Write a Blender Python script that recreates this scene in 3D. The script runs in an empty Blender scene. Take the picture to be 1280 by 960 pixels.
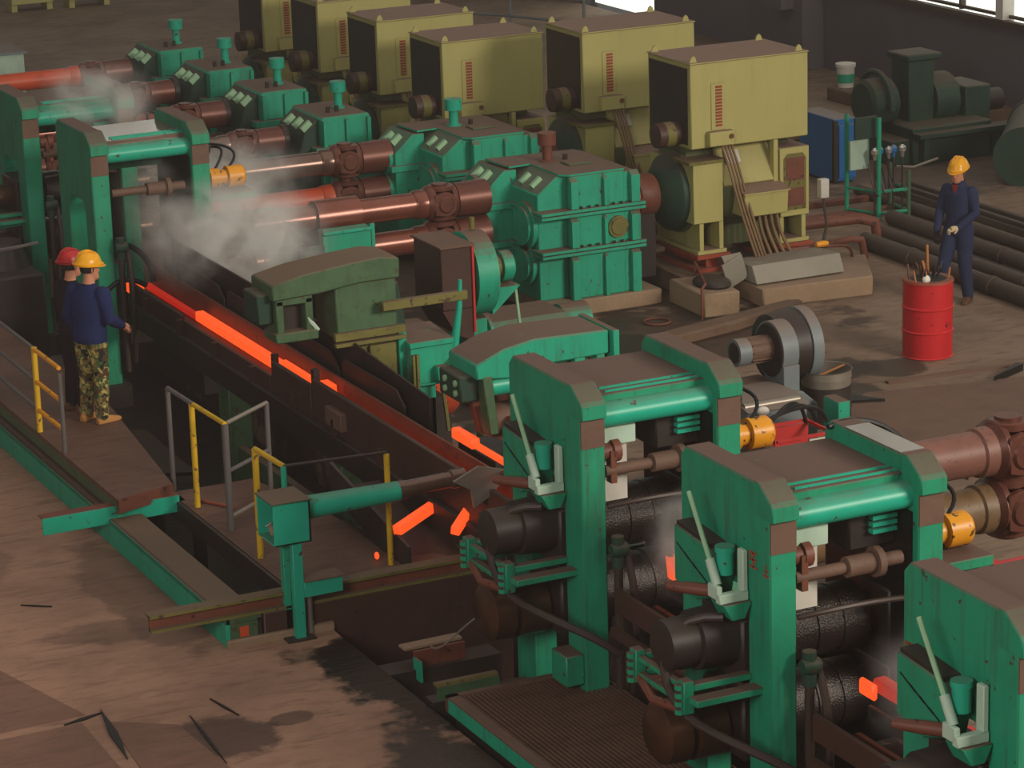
import bpy, bmesh, math, random
from math import sin, cos, pi, radians
from mathutils import Vector, Matrix
random.seed(7)
S = bpy.context.scene
COL = S.collection

# ------------------------------------------------------------------ camera
cam_d = bpy.data.cameras.new('camera')
cam = bpy.data.objects.new('camera', cam_d); COL.objects.link(cam)
CAM_YAW, CAM_PITCH, CAM_ROLL = 1.13059129, 0.27696625, -0.03176038
_f = Vector((cos(CAM_YAW)*cos(CAM_PITCH), sin(CAM_YAW)*cos(CAM_PITCH), -sin(CAM_PITCH)))
_r = Vector((sin(CAM_YAW), -cos(CAM_YAW), 0)); _u = _r.cross(_f)
_c, _s = cos(CAM_ROLL), sin(CAM_ROLL)
_r2 = _c*_r + _s*_u; _u2 = -_s*_r + _c*_u
_m = Matrix((_r2, _u2, -_f)).transposed().to_4x4(); _m.translation = (0, 0, 9.1)
cam.matrix_world = _m
cam_d.sensor_width = 36.0; cam_d.lens = 36.0*3700/1280; cam_d.clip_end = 400
S.camera = cam

# ------------------------------------------------------------------ world, lights, exposure
W = bpy.data.worlds.new('hall_air'); S.world = W; W.use_nodes = True
bg = W.node_tree.nodes['Background']; bg.inputs[0].default_value = (0.86, 0.83, 0.80, 1); bg.inputs[1].default_value = 0.10
def area(name, loc, target, sx, sy, power, col):
    d = bpy.data.lights.new(name, 'AREA'); d.shape = 'RECTANGLE'; d.size = sx; d.size_y = sy
    d.energy = power; d.color = col
    o = bpy.data.objects.new(name, d); COL.objects.link(o); o.location = loc
    o.rotation_euler = (Vector(target)-Vector(loc)).to_track_quat('-Z', 'Y').to_euler()
    return o
area('bay_window_light', (29, -8, 16), (14, 28, 1), 13, 7, 11500, (1.0, 0.90, 0.76))
area('left_window_fill', (-6, 6, 10), (9.5, 20, 1.5), 8, 5, 1750, (1.0, 0.93, 0.86))  # Fill added for windows assumed on the left, moved close for falloff
area('overhead_fill', (14, 28, 19), (14, 30, 0), 20, 30, 1250, (1.0, 0.91, 0.83))  # Weak unseen fill added overhead; no roof is built
vs = S.view_settings
vs.view_transform = 'Standard'; vs.look = 'None'; vs.gamma = 1.0; vs.use_curve_mapping = False
vs.exposure = 0.0

# ------------------------------------------------------------------ materials
def lin(c):
    return tuple(((v/255)/12.92 if v/255 <= 0.04045 else ((v/255+0.055)/1.055)**2.4) for v in c)+(1.0,)
def paint(name, col, rough=0.55, dust=0.0, grime=0.35, chip=0.0, metal=0.0, chipcol=(70, 45, 34), dustcol=(104, 82, 69), scale=3.0, bump=0.0, spec=0.4, streak=0.0):
    """worn paint: colour mottled with grime, rust chips, and settled dust on faces that look up"""
    m = bpy.data.materials.new(name); m.use_nodes = True
    nt = m.node_tree; n = nt.nodes; L = nt.links
    b = n['Principled BSDF']; b.inputs['Roughness'].default_value = rough; b.inputs['Metallic'].default_value = metal
    b.inputs['Specular IOR Level'].default_value = spec
    tc = n.new('ShaderNodeTexCoord'); oi = n.new('ShaderNodeObjectInfo')
    ad = n.new('ShaderNodeVectorMath'); ad.operation = 'MULTIPLY_ADD'
    L.new(oi.outputs['Random'], ad.inputs[0]); ad.inputs[1].default_value = (17, 31, 23); L.new(tc.outputs['Object'], ad.inputs[2])
    n1 = n.new('ShaderNodeTexNoise'); n1.inputs['Scale'].default_value = scale; n1.inputs['Detail'].default_value = 6; n1.inputs['Roughness'].default_value = 0.65
    L.new(ad.outputs[0], n1.inputs['Vector'])
    cur = None
    def mix(fac, a, bcol):
        x = n.new('ShaderNodeMix'); x.data_type = 'RGBA'
        L.new(fac, x.inputs[0])
        if isinstance(a, tuple): x.inputs[6].default_value = a
        else: L.new(a, x.inputs[6])
        x.inputs[7].default_value = bcol
        return x.outputs[2]
    def ramp(src, lo, hi, top=1.0):
        r = n.new('ShaderNodeMapRange'); r.inputs[1].default_value = lo; r.inputs[2].default_value = hi
        r.inputs[3].default_value = 0; r.inputs[4].default_value = top; L.new(src, r.inputs[0]); return r.outputs[0]
    c = lin(col)
    dk = tuple(v*0.38 for v in c[:3])+(1,)
    cur = mix(ramp(n1.outputs[0], 0.45, 0.78, grime), c, dk)
    if chip > 0:
        n2 = n.new('ShaderNodeTexNoise'); n2.inputs['Scale'].default_value = scale*4.5; n2.inputs['Detail'].default_value = 4
        L.new(ad.outputs[0], n2.inputs['Vector'])
        cur = mix(ramp(n2.outputs[0], 0.70-chip*0.16, 0.74-chip*0.16, 0.9), cur, lin(chipcol))
    if streak > 0:
        mp = n.new('ShaderNodeMapping'); mp.inputs['Scale'].default_value = (7, 7, .55); L.new(ad.outputs[0], mp.inputs['Vector'])
        n4 = n.new('ShaderNodeTexNoise'); n4.inputs['Scale'].default_value = 1.6; n4.inputs['Detail'].default_value = 6; n4.inputs['Roughness'].default_value = .7; L.new(mp.outputs[0], n4.inputs['Vector'])
        cur = mix(ramp(n4.outputs[0], 0.52, 0.72, streak), cur, lin((58, 56, 42)))
    if dust > 0:
        g = n.new('ShaderNodeNewGeometry'); sp = n.new('ShaderNodeSeparateXYZ'); L.new(g.outputs['True Normal'], sp.inputs[0])
        up = ramp(sp.outputs[2], 0.45, 0.9, 1.0)
        nn = n.new('ShaderNodeTexNoise'); nn.inputs['Scale'].default_value = 5; nn.inputs['Detail'].default_value = 6; L.new(ad.outputs[0], nn.inputs['Vector'])
        k = n.new('ShaderNodeMath'); k.operation = 'MULTIPLY'; L.new(up, k.inputs[0]); L.new(ramp(nn.outputs[0], 0.22-0.12*dust, 0.56-0.2*dust, min(dust, 1.0)), k.inputs[1])
        cur = mix(k.outputs[0], cur, lin(dustcol))
        rr = n.new('ShaderNodeMix'); L.new(k.outputs[0], rr.inputs[0]); rr.inputs[2].default_value = rough; rr.inputs[3].default_value = 0.75
        L.new(rr.outputs[0], b.inputs['Roughness'])
    L.new(cur, b.inputs['Base Color'])
    if bump > 0:
        bp = n.new('ShaderNodeBump'); bp.inputs['Strength'].default_value = bump; bp.inputs['Distance'].default_value = 0.02
        n3 = n.new('ShaderNodeTexNoise'); n3.inputs['Scale'].default_value = scale*8; n3.inputs['Detail'].default_value = 5; L.new(ad.outputs[0], n3.inputs['Vector'])
        L.new(n3.outputs[0], bp.inputs['Height']); L.new(bp.outputs[0], b.inputs['Normal'])
    return m
def glow(name, col, strength):
    m = bpy.data.materials.new(name); m.use_nodes = True; n = m.node_tree.nodes; L = m.node_tree.links
    b = n['Principled BSDF']; b.inputs['Base Color'].default_value = (0.05, 0.02, 0.01, 1)
    tc = n.new('ShaderNodeTexCoord'); nz = n.new('ShaderNodeTexNoise'); nz.inputs['Scale'].default_value = 9; nz.inputs['Detail'].default_value = 5
    L.new(tc.outputs['Object'], nz.inputs['Vector'])
    mx = n.new('ShaderNodeMix'); mx.data_type = 'RGBA'; L.new(nz.outputs[0], mx.inputs[0])
    mx.inputs[6].default_value = tuple(v*0.8 for v in col[:3])+(1,); mx.inputs[7].default_value = (col[0], col[1]*1.25, col[2]*1.2, 1)
    L.new(mx.outputs[2], b.inputs['Emission Color']); b.inputs['Emission Strength'].default_value = strength
    return m
def floor_mat(name, base, dark, stains=(), rough=0.75, plate=0.0, seed=0):
    """trodden mill floor: two-tone noise, streaks, and oil stains at fixed places (world metres)"""
    m = bpy.data.materials.new(name); m.use_nodes = True; nt = m.node_tree; n = nt.nodes; L = nt.links
    b = n['Principled BSDF']; b.inputs['Specular IOR Level'].default_value = 0.25
    g = n.new('ShaderNodeNewGeometry')
    def noise(sc, det=7, vec=None, dist=0.0):
        x = n.new('ShaderNodeTexNoise'); x.inputs['Scale'].default_value = sc; x.inputs['Detail'].default_value = det; x.inputs['Roughness'].default_value = 0.62; x.inputs['Distortion'].default_value = dist
        L.new(vec or g.outputs['Position'], x.inputs['Vector']); return x
    def rng(src, lo, hi, a=0.0, c=1.0):
        r = n.new('ShaderNodeMapRange'); r.inputs[1].default_value = lo; r.inputs[2].default_value = hi; r.inputs[3].default_value = a; r.inputs[4].default_value = c; L.new(src, r.inputs[0]); return r.outputs[0]
    def mix(f, a, c):
        x = n.new('ShaderNodeMix'); x.data_type = 'RGBA'; L.new(f, x.inputs[0])
        for i, v in ((6, a), (7, c)):
            if isinstance(v, tuple): x.inputs[i].default_value = v
            else: L.new(v, x.inputs[i])
        return x.outputs[2]
    mp = n.new('ShaderNodeMapping'); mp.inputs['Scale'].default_value = (0.8, 3.2, 1); L.new(g.outputs['Position'], mp.inputs['Vector'])
    a = noise(0.9); s = noise(3.0, 8, mp.outputs[0], 0.6); f = noise(14, 6)
    c0 = lin(base); c1 = lin(dark)
    cur = mix(rng(a.outputs[0], 0.40, 0.70, 0, 0.65), c0, c1)
    cur = mix(rng(s.outputs[0], 0.50, 0.68, 0, 0.6), cur, c1)
    cur = mix(rng(f.outputs[0], 0.60, 0.75, 0, 0.35), cur, tuple(v*0.5 for v in c1[:3])+(1,))
    rsock = None
    dn = noise(1.7, 5)
    for (x0, y0, rx, ry, amt, colr, rgh) in stains:
        sb = n.new('ShaderNodeVectorMath'); sb.operation = 'SUBTRACT'; L.new(g.outputs['Position'], sb.inputs[0]); sb.inputs[1].default_value = (x0, y0, 0)
        ml = n.new('ShaderNodeVectorMath'); ml.operation = 'MULTIPLY'; L.new(sb.outputs[0], ml.inputs[0]); ml.inputs[1].default_value = (1/rx, 1/ry, 0)
        ln = n.new('ShaderNodeVectorMath'); ln.operation = 'LENGTH'; L.new(ml.outputs[0], ln.inputs[0])
        ad = n.new('ShaderNodeMath'); ad.operation = 'ADD'; L.new(ln.outputs['Value'], ad.inputs[0]); L.new(rng(dn.outputs[0], 0.3, 0.7, -0.35, 0.35), ad.inputs[1])
        k = rng(ad.outputs[0], 1.08, 0.88, 0, amt)
        cur = mix(k, cur, lin(colr))
        r = n.new('ShaderNodeMix'); L.new(k, r.inputs[0])
        if rsock is None: r.inputs[2].default_value = rough
        else: L.new(rsock, r.inputs[2])
        r.inputs[3].default_value = rgh; rsock = r.outputs[0]
    L.new(cur, b.inputs['Base Color'])
    if rsock is not None: L.new(rsock, b.inputs['Roughness'])
    else: b.inputs['Roughness'].default_value = rough
    bp = n.new('ShaderNodeBump'); bp.inputs['Strength'].default_value = 0.5; bp.inputs['Distance'].default_value = 0.02; L.new(s.outputs[0], bp.inputs['Height']); L.new(bp.outputs[0], b.inputs['Normal'])
    return m
MT = {}
MT['green'] = paint('mill_green_paint', (22, 156, 122), 0.5, dust=1.0, grime=0.3, chip=0.15, streak=0.45)
MT['stand'] = paint('stand_green_paint', (26, 140, 104), 0.5, dust=1.1, grime=0.4, chip=0.1, dustcol=(98, 75, 65), streak=0.6)
MT['teal'] = paint('teal_gloss_paint', (28, 165, 135), 0.38, dust=0.4, grime=0.3, chip=0.3)
MT['oldgreen'] = paint('oily_green_paint', (68, 98, 66), 0.5, dust=1.0, grime=0.7, chip=0.35, streak=0.7, chipcol=(70, 58, 40), dustcol=(104, 84, 66))
MT['darkgreen'] = paint('old_dark_green_paint', (30, 60, 45), 0.6, dust=0.6, grime=0.7, chip=0.3)
MT['olive'] = paint('stained_olive_paint', (110, 104, 48), 0.6, dust=0.8, grime=0.6, chip=0.5)
MT['yg'] = paint('pale_olive_green_paint', (172, 164, 100), 0.5, dust=1.1, grime=0.15, chip=0.0, streak=0.12, dustcol=(126, 100, 86), scale=1.2)
MT['ygdark'] = paint('grey_green_motor_paint', (92, 98, 62), 0.6, dust=0.9, grime=0.5)
MT['rust'] = paint('rusty_brown_steel', (112, 62, 46), 0.55, grime=0.6, chip=0.4, chipcol=(60, 34, 28), metal=0.0)
MT['shaft'] = paint('oiled_red_brown_steel', (126, 70, 54), 0.28, grime=0.55, metal=0.35, chip=0.2, chipcol=(66, 36, 28), spec=0.6)
MT['shaftgrey'] = paint('oiled_grey_brown_steel', (110, 82, 70), 0.26, grime=0.5, metal=0.5, spec=0.6)
MT['shaftdull'] = paint('dull_red_brown_steel', (122, 80, 68), 0.5, grime=0.6, chip=0.4, chipcol=(80, 60, 50), scale=5)
MT['oliverust'] = paint('dull_olive_rust_steel', (116, 90, 62), 0.5, grime=0.6, chip=0.4, chipcol=(84, 54, 38), scale=5)
MT['darkrust'] = paint('dark_oily_rust', (70, 46, 38), 0.5, grime=0.6, chip=0.3, chipcol=(44, 32, 28))
MT['joint'] = paint('greasy_joint_steel', (104, 60, 48), 0.4, grime=0.7, metal=0.3)
MT['orange'] = paint('orange_primer', (196, 78, 44), 0.45, grime=0.5, chip=0.3)
MT['dark'] = paint('black_greasy_steel', (46, 36, 32), 0.5, grime=0.6, dust=0.3, dustcol=(74, 58, 50))
MT['black'] = paint('black_rubber', (18, 15, 15), 0.5, grime=0.3)
MT['cable'] = paint('dusty_tan_cable', (126, 98, 68), 0.7, grime=0.5)
MT['hose'] = paint('brown_rubber_hose', (58, 44, 38), 0.5, grime=0.4)
MT['wet'] = paint('wet_dark_steel', (44, 34, 30), 0.3, grime=0.6, metal=0.3, spec=0.5, scale=9, bump=.4)
MT['worn'] = paint('pale_sheen_steel', (150, 138, 130), 0.22, grime=0.5, metal=0.6, scale=2)  # Pale metal for the painted sheen patch on one stand cap
MT['sheenplate'] = paint('dusty_sheen_plate', (120, 100, 88), 0.16, grime=0.5, metal=0.2, spec=0.8)  # Lighter, glossy dusty plate carrying painted window sheen
MT['bronze'] = paint('oily_bronze_steel', (92, 64, 46), 0.3, grime=0.5, metal=0.6)
MT['steel'] = paint('bare_grey_steel', (150, 140, 128), 0.4, grime=0.4, metal=0.5)
MT['bright'] = paint('bright_steel', (205, 200, 190), 0.25, grime=0.2, metal=0.8)
MT['grey'] = paint('grey_blue_paint', (112, 120, 122), 0.5, grime=0.3, dust=0.8, dustcol=(120, 100, 88))
MT['palegreen'] = paint('pale_green_paint', (150, 190, 150), 0.45, grime=0.3)
MT['mint'] = paint('washed_green_white_paint', (172, 196, 176), 0.6, grime=0.35)
MT['red'] = paint('red_drum_paint', (198, 34, 38), 0.42, grime=0.25, chip=0.12, chipcol=(70, 24, 20))
MT['crate'] = paint('red_crate_paint', (186, 44, 40), 0.5, grime=0.3)
MT['redoxide'] = paint('red_oxide_primer', (150, 62, 40), 0.6, grime=0.4, dust=0.6)
MT['yellow'] = paint('yellow_safety_paint', (206, 164, 30), 0.5, grime=0.4, chip=0.5, chipcol=(80, 58, 30))
MT['orangeyel'] = paint('orange_yellow_paint', (226, 150, 24), 0.4, grime=0.3, chip=0.6, chipcol=(52, 40, 24))
MT['greypost'] = paint('dull_grey_rail_paint', (96, 90, 88), 0.5, grime=0.4)
MT['blue'] = paint('blue_cabinet_paint', (24, 104, 168), 0.45, grime=0.2, dust=1.0, dustcol=(128, 118, 112))
MT['white'] = paint('dirty_white_paint', (206, 200, 190), 0.6, grime=0.3)
MT['concrete'] = paint('bare_concrete', (150, 124, 98), 0.85, grime=0.5, dust=0.6, dustcol=(130, 108, 92), bump=0.4, scale=2.0)
MT['concdark'] = paint('oil_soaked_concrete', (104, 80, 62), 0.8, grime=0.7, dust=0.4, bump=0.4, scale=2.0)
MT['cement'] = paint('grey_cement_block', (146, 140, 126), 0.85, grime=0.3, dust=0.5, dustcol=(98, 80, 70), bump=0.2)
MT['plank'] = paint('brown_dirty_plate', (104, 78, 64), 0.7, grime=0.5, bump=0.2)
MT['pipe'] = paint('dirt_covered_pipe', (78, 64, 55), 0.7, grime=0.5, bump=0.2)
MT['wood'] = paint('scrap_wood', (168, 110, 60), 0.8, grime=0.5)
MT['hot'] = glow('glowing_hot_steel', (1.0, 0.083, 0.013), 1.2)
MT['warm'] = glow('cooling_red_steel', (1.0, 0.02, 0.006), 0.42)
MT['wall'] = paint('sooty_wall_plaster', (92, 88, 92), 0.9, grime=0.35, scale=0.5)
MT['daylight'] = glow('daylight_in_window', (1.0, 0.90, 0.80), 1.5)
MT['navy'] = paint('navy_work_cloth', (36, 44, 84), 0.85, grime=0.3, scale=8, spec=0.1)
MT['navy2'] = paint('faded_blue_work_cloth', (46, 54, 82), 0.85, grime=0.4, scale=8, spec=0.1)
MT['darkcloth'] = paint('dark_work_cloth', (40, 32, 38), 0.9, grime=0.3, spec=0.1)
MT['skin'] = paint('weathered_skin', (196, 134, 104), 0.6, grime=0.1, spec=0.3)
MT['helmet'] = paint('yellow_plastic_helmet', (232, 164, 24), 0.3, grime=0.05)
MT['helmetred'] = paint('red_plastic_helmet', (170, 34, 34), 0.35, grime=0.05)
MT['shoe'] = paint('tan_suede_shoe', (178, 124, 66), 0.8, grime=0.3)
MT['brownshoe'] = paint('brown_leather_boot', (96, 66, 44), 0.7, grime=0.3)
MT['glove'] = paint('cotton_work_glove', (196, 176, 140), 0.9, grime=0.4, scale=10)
MT['darkglove'] = paint('black_work_glove', (34, 30, 30), 0.9, grime=0.2)
MT['hair'] = paint('black_hair', (24, 20, 20), 0.6, grime=0.1)
MT['shirt'] = paint('dark_red_shirt', (140, 36, 34), 0.9, grime=0.1)
MT['paper'] = paint('white_paper', (226, 220, 206), 0.8, grime=0.1)
def camo():
    m = bpy.data.materials.new('camouflage_cloth'); m.use_nodes = True; n = m.node_tree.nodes; L = m.node_tree.links; b = n['Principled BSDF']
    b.inputs['Roughness'].default_value = 0.9
    tc = n.new('ShaderNodeTexCoord'); cur = None
    for i, (sc, thr, col) in enumerate(((11, .50, (66, 84, 44)), (14, .55, (84, 56, 34)), (17, .58, (172, 160, 90)), (13, .60, (30, 30, 22)))):
        ad = n.new('ShaderNodeVectorMath'); ad.inputs[1].default_value = (i*7.3, i*3.1, i*5.7); L.new(tc.outputs['Object'], ad.inputs[0])
        z = n.new('ShaderNodeTexNoise'); z.inputs['Scale'].default_value = sc; z.inputs['Detail'].default_value = 2; L.new(ad.outputs[0], z.inputs['Vector'])
        g = n.new('ShaderNodeMath'); g.operation = 'GREATER_THAN'; g.inputs[1].default_value = thr; L.new(z.outputs[0], g.inputs[0])
        x = n.new('ShaderNodeMix'); x.data_type = 'RGBA'; L.new(g.outputs[0], x.inputs[0])
        if cur is None: x.inputs[6].default_value = lin((124, 112, 62))
        else: L.new(cur, x.inputs[6])
        x.inputs[7].default_value = lin(col); cur = x.outputs[2]
    L.new(cur, b.inputs['Base Color']); return m
MT['camo'] = camo()

try:
    S.cycles.volume_bounces = 2
except Exception:
    pass
# ------------------------------------------------------------------ mesh builder
class MB:
    def __init__(s): s.bm = bmesh.new()
    def face(s, vs):
        try: return s.bm.faces.new(vs)
        except ValueError: return None
    def box(s, x0, x1, y0, y1, z0, z1, rz=0.0, ry=0.0, rx=0.0):
        c = Vector(((x0+x1)/2, (y0+y1)/2, (z0+z1)/2)); h = Vector((abs(x1-x0)/2, abs(y1-y0)/2, abs(z1-z0)/2))
        R = (Matrix.Rotation(rz, 3, 'Z') @ Matrix.Rotation(ry, 3, 'Y') @ Matrix.Rotation(rx, 3, 'X'))
        v = [s.bm.verts.new(c + R @ Vector((sx*h.x, sy*h.y, sz*h.z))) for sx in (-1, 1) for sy in (-1, 1) for sz in (-1, 1)]
        for q in ((0,1,3,2), (4,6,7,5), (0,4,5,1), (2,3,7,6), (0,2,6,4), (1,5,7,3)): s.face([v[i] for i in q])
        return s
    def prism(s, pts, axis, a, b):
        """polygon extruded along an axis: x -> pts are (y,z); y -> (x,z); z -> (x,y)"""
        def P(p, t):
            return (t, p[0], p[1]) if axis == 'x' else ((p[0], t, p[1]) if axis == 'y' else (p[0], p[1], t))
        A = [s.bm.verts.new(P(p, a)) for p in pts]; B = [s.bm.verts.new(P(p, b)) for p in pts]
        k = len(pts); s.face(A[::-1]); s.face(B)
        for i in range(k): s.face([A[i], A[(i+1) % k], B[(i+1) % k], B[i]])
        return s
    def cyl(s, p0, p1, r0, r1=None, n=16, caps=True):
        return s.lathe(p0, p1, [(0, r0), (1, r0 if r1 is None else r1)], n, caps)
    def lathe(s, p0, p1, prof, n=16, caps=True):
        """rings at fractions t of p0-p1 with radius r"""
        p0 = Vector(p0); p1 = Vector(p1); d = p1-p0; ax = d.normalized()
        u = ax.orthogonal().normalized(); w = ax.cross(u); rings = []
        for t, r in prof:
            c = p0 + d*t
            rings.append([s.bm.verts.new(c + (u*cos(2*pi*i/n) + w*sin(2*pi*i/n))*max(r, 1e-4)) for i in range(n)])
        for A, B in zip(rings, rings[1:]):
            for i in range(n): s.face([A[i], A[(i+1) % n], B[(i+1) % n], B[i]])
        if caps: s.face(rings[0][::-1]); s.face(rings[-1])
        return s
    def tube(s, pts, r, n=8, caps=True):
        pts = [Vector(p) for p in pts]; rings = []; u = None
        for i, p in enumerate(pts):
            t = ((pts[min(i+1, len(pts)-1)]-p).normalized() + (p-pts[max(i-1, 0)]).normalized())
            if t.length < 1e-6: t = pts[-1]-pts[0]
            t.normalize()
            if u is None: u = t.orthogonal().normalized()
            u = (u - t*u.dot(t)); u = u.normalized() if u.length > 1e-6 else t.orthogonal().normalized()
            w = t.cross(u); rr = r[i] if isinstance(r, (list, tuple)) else r
            rings.append([s.bm.verts.new(p + (u*cos(2*pi*k/n) + w*sin(2*pi*k/n))*rr) for k in range(n)])
        for A, B in zip(rings, rings[1:]):
            for i in range(n): s.face([A[i], A[(i+1) % n], B[(i+1) % n], B[i]])
        if caps: s.face(rings[0][::-1]); s.face(rings[-1])
        return s
    def ell(s, c, rx, ry, rz, nu=16, nv=10, v0=0.0, v1=1.0):
        """ellipsoid (or a slice of one between fractions v0..v1 of its height, from the bottom)"""
        rows = []
        for j in range(nv+1):
            a = -pi/2 + pi*(v0 + (v1-v0)*j/nv)
            rows.append([s.bm.verts.new((c[0]+rx*cos(a)*cos(2*pi*i/nu), c[1]+ry*cos(a)*sin(2*pi*i/nu), c[2]+rz*sin(a))) for i in range(nu)])
        for A, B in zip(rows, rows[1:]):
            for i in range(nu): s.face([A[i], A[(i+1) % nu], B[(i+1) % nu], B[i]])
        s.face(rows[0][::-1]); s.face(rows[-1])
        return s
def bez(p0, p1, p2, p3, n=12):
    P = [Vector(p) for p in (p0, p1, p2, p3)]; out = []
    for i in range(n+1):
        t = i/n; out.append(P[0]*(1-t)**3 + P[1]*3*t*(1-t)**2 + P[2]*3*t*t*(1-t) + P[3]*t**3)
    return out
def worldloc(o):
    v = Vector((0, 0, 0))
    while o is not None: v = v + o.location; o = o.parent
    return v
def obj(name, mb, mat, parent=None, bevel=0.0, at=None):
    """one mesh object; vertices are given in world metres (or in the parent's frame when the parent stands at the origin)"""
    bm = mb.bm
    bmesh.ops.remove_doubles(bm, verts=bm.verts, dist=1e-5)
    bmesh.ops.recalc_face_normals(bm, faces=bm.faces)
    org = worldloc(parent) if parent is not None else Vector(at or (0, 0, 0))
    if org.length > 0: bmesh.ops.translate(bm, verts=bm.verts, vec=-org)
    me = bpy.data.meshes.new(name); bm.to_mesh(me); bm.free()
    me.polygons.foreach_set('use_smooth', [True]*len(me.polygons)); me.set_sharp_from_angle(angle=radians(38))
    me.materials.append(MT[mat] if isinstance(mat, str) else mat)
    o = bpy.data.objects.new(name, me); COL.objects.link(o)
    if parent is not None: o.parent = parent
    elif at is not None: o.location = at
    if bevel > 0:
        b = o.modifiers.new('edge', 'BEVEL'); b.width = bevel; b.segments = 1; b.limit_method = 'ANGLE'; b.angle_limit = radians(50)
    return o
def tag(o, label=None, cat=None, group=None, kind=None):
    if label: o['label'] = label
    if cat: o['category'] = cat
    if group: o['group'] = group
    if kind: o['kind'] = kind
    return o
def thing(name, label, cat, loc, group=None):
    o = bpy.data.objects.new(name, None); COL.objects.link(o); o.location = loc; o.empty_display_size = 0.1
    return tag(o, label, cat, group)
def dup(o, dloc=None, label=None, parent=None):
    c = o.copy(); COL.objects.link(c)
    if parent is not None: c.parent = parent
    for ch in list(o.children): dup(ch, None, None, c)
    if dloc is not None: c.location = Vector(o.location) + Vector(dloc)
    if label: c['label'] = label
    return c
def struct(name, mb, mat, bevel=0.0, parent=None):
    o = obj(name, mb, mat, parent, bevel)
    if parent is None: o['kind'] = 'structure'
    return o
# ------------------------------------------------------------------ the hall: floors, walls, windows
OIL = (30, 24, 22); OIL2 = (58, 42, 36)
MT['floorR'] = floor_mat('mill_floor_concrete', (134, 112, 94), (84, 66, 55), [
    (15.6, 29.8, 2.6, 1.5, 0.85, OIL2, 0.6), (13.5, 30.5, 2.6, 3.2, 0.9, (44, 34, 30), 0.5), (13.2, 35, 3.2, 4, 0.75, (60, 46, 40), 0.6), (17.4, 32.2, 1.2, 1.8, 0.8, (50, 40, 34), 0.6),
    (16.7, 27.5, 0.9, 0.45, 0.8, (40, 32, 28), 0.6), (18.9, 25.1, 0.8, 0.3, 0.6, (150, 98, 56), 0.8), (16.3, 26.7, 0.7, 0.5, 0.85, (46, 36, 30), 0.5), (12.6, 22.5, 1.4, 4, 0.75, (58, 46, 40), 0.5),
    (17.6, 27.3, 0.55, 0.35, 0.8, (46, 36, 30), 0.6), (24.2, 37.5, 2.6, 3.0, 0.6, (58, 48, 44), 0.6), (20.0, 24.2, 1.2, 0.5, 0.5, (74, 58, 48), 0.6)])
MT['floorL'] = floor_mat('worn_left_floor', (164, 126, 104), (112, 83, 68), [
    (8.9, 20.6, 0.75, 1.45, 0.95, OIL, 0.22), (8.3, 18.2, 0.55, 1.5, 0.9, (44, 33, 30), 0.35), (9.4, 21.4, 1.3, 0.5, 0.9, OIL, 0.25), (7.0, 20.2, 0.42, 0.42, 0.8, (64, 44, 38), 0.45),
    (7.55, 20.3, 0.2, 0.13, 0.7, (70, 50, 42), 0.5), (6.9, 22.9, 0.45, 0.3, 0.5, (84, 62, 52), 0.6), (7.45, 23.6, 0.35, 1.6, 0.5, (84, 62, 54), 0.6), (6.2, 25.6, 0.5, 1.2, 0.4, (92, 70, 58), 0.7)])
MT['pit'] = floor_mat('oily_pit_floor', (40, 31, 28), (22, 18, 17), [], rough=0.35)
MT['plateL'] = floor_mat('brown_floor_plate', (128, 94, 77), (96, 68, 55), [], rough=0.6)
MT['deck'] = floor_mat('dirty_deck_plate', (104, 76, 62), (72, 52, 44), [], rough=0.55)
struct('floor', MB().prism([(11.4, 8), (27.2, 8), (27.2, 78), (-4, 78), (-4, 46), (11.4, 46)], 'z', -0.95, 0), 'floorR')
struct('floor', MB().prism([(7.7, 21.98), (8.6, 21.98), (8.6, 8), (-6, 8), (-6, 46), (7.7, 46)], 'z', -0.9, 0.3), 'floorL')
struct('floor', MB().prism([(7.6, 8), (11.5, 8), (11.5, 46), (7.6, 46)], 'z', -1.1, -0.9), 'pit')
# loose steel plates laid over the left floor, gaps between them
fl = bpy.data.objects['floor.001']
def plate(pts, z=0.308):
    return obj('plate', MB().prism(pts, 'z', 0.296, z), 'plateL', fl)
plate([(3.4, 22.9), (5.72, 22.95), (6.16, 21.18), (3.4, 21.05)])
plate([(3.4, 20.95), (6.08, 21.02), (6.0, 17.0), (3.4, 17.0)], 0.312)
plate([(6.28, 20.95), (6.74, 20.62), (6.85, 18.6), (6.1, 18.6)], 0.306)
g = MB()
for a, b2, w in (((6.30, 21.22), (6.17, 20.15), 0.035), ((6.88, 20.75), (6.80, 19.7), 0.012), ((7.14, 21.0), (7.22, 20.55), 0.010), ((5.95, 21.05), (6.3, 21.15), 0.022), ((6.45, 23.9), (6.68, 23.72), 0.008)):
    d = (Vector(b2)-Vector(a)).normalized(); n_ = Vector((-d.y, d.x))*w
    m_ = (Vector(a)+Vector(b2))/2
    g.prism([tuple(a), tuple(m_+n_), tuple(b2), tuple(m_-n_)], 'z', 0.290, 0.3145)
obj('gap', g, 'black', fl)

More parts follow.
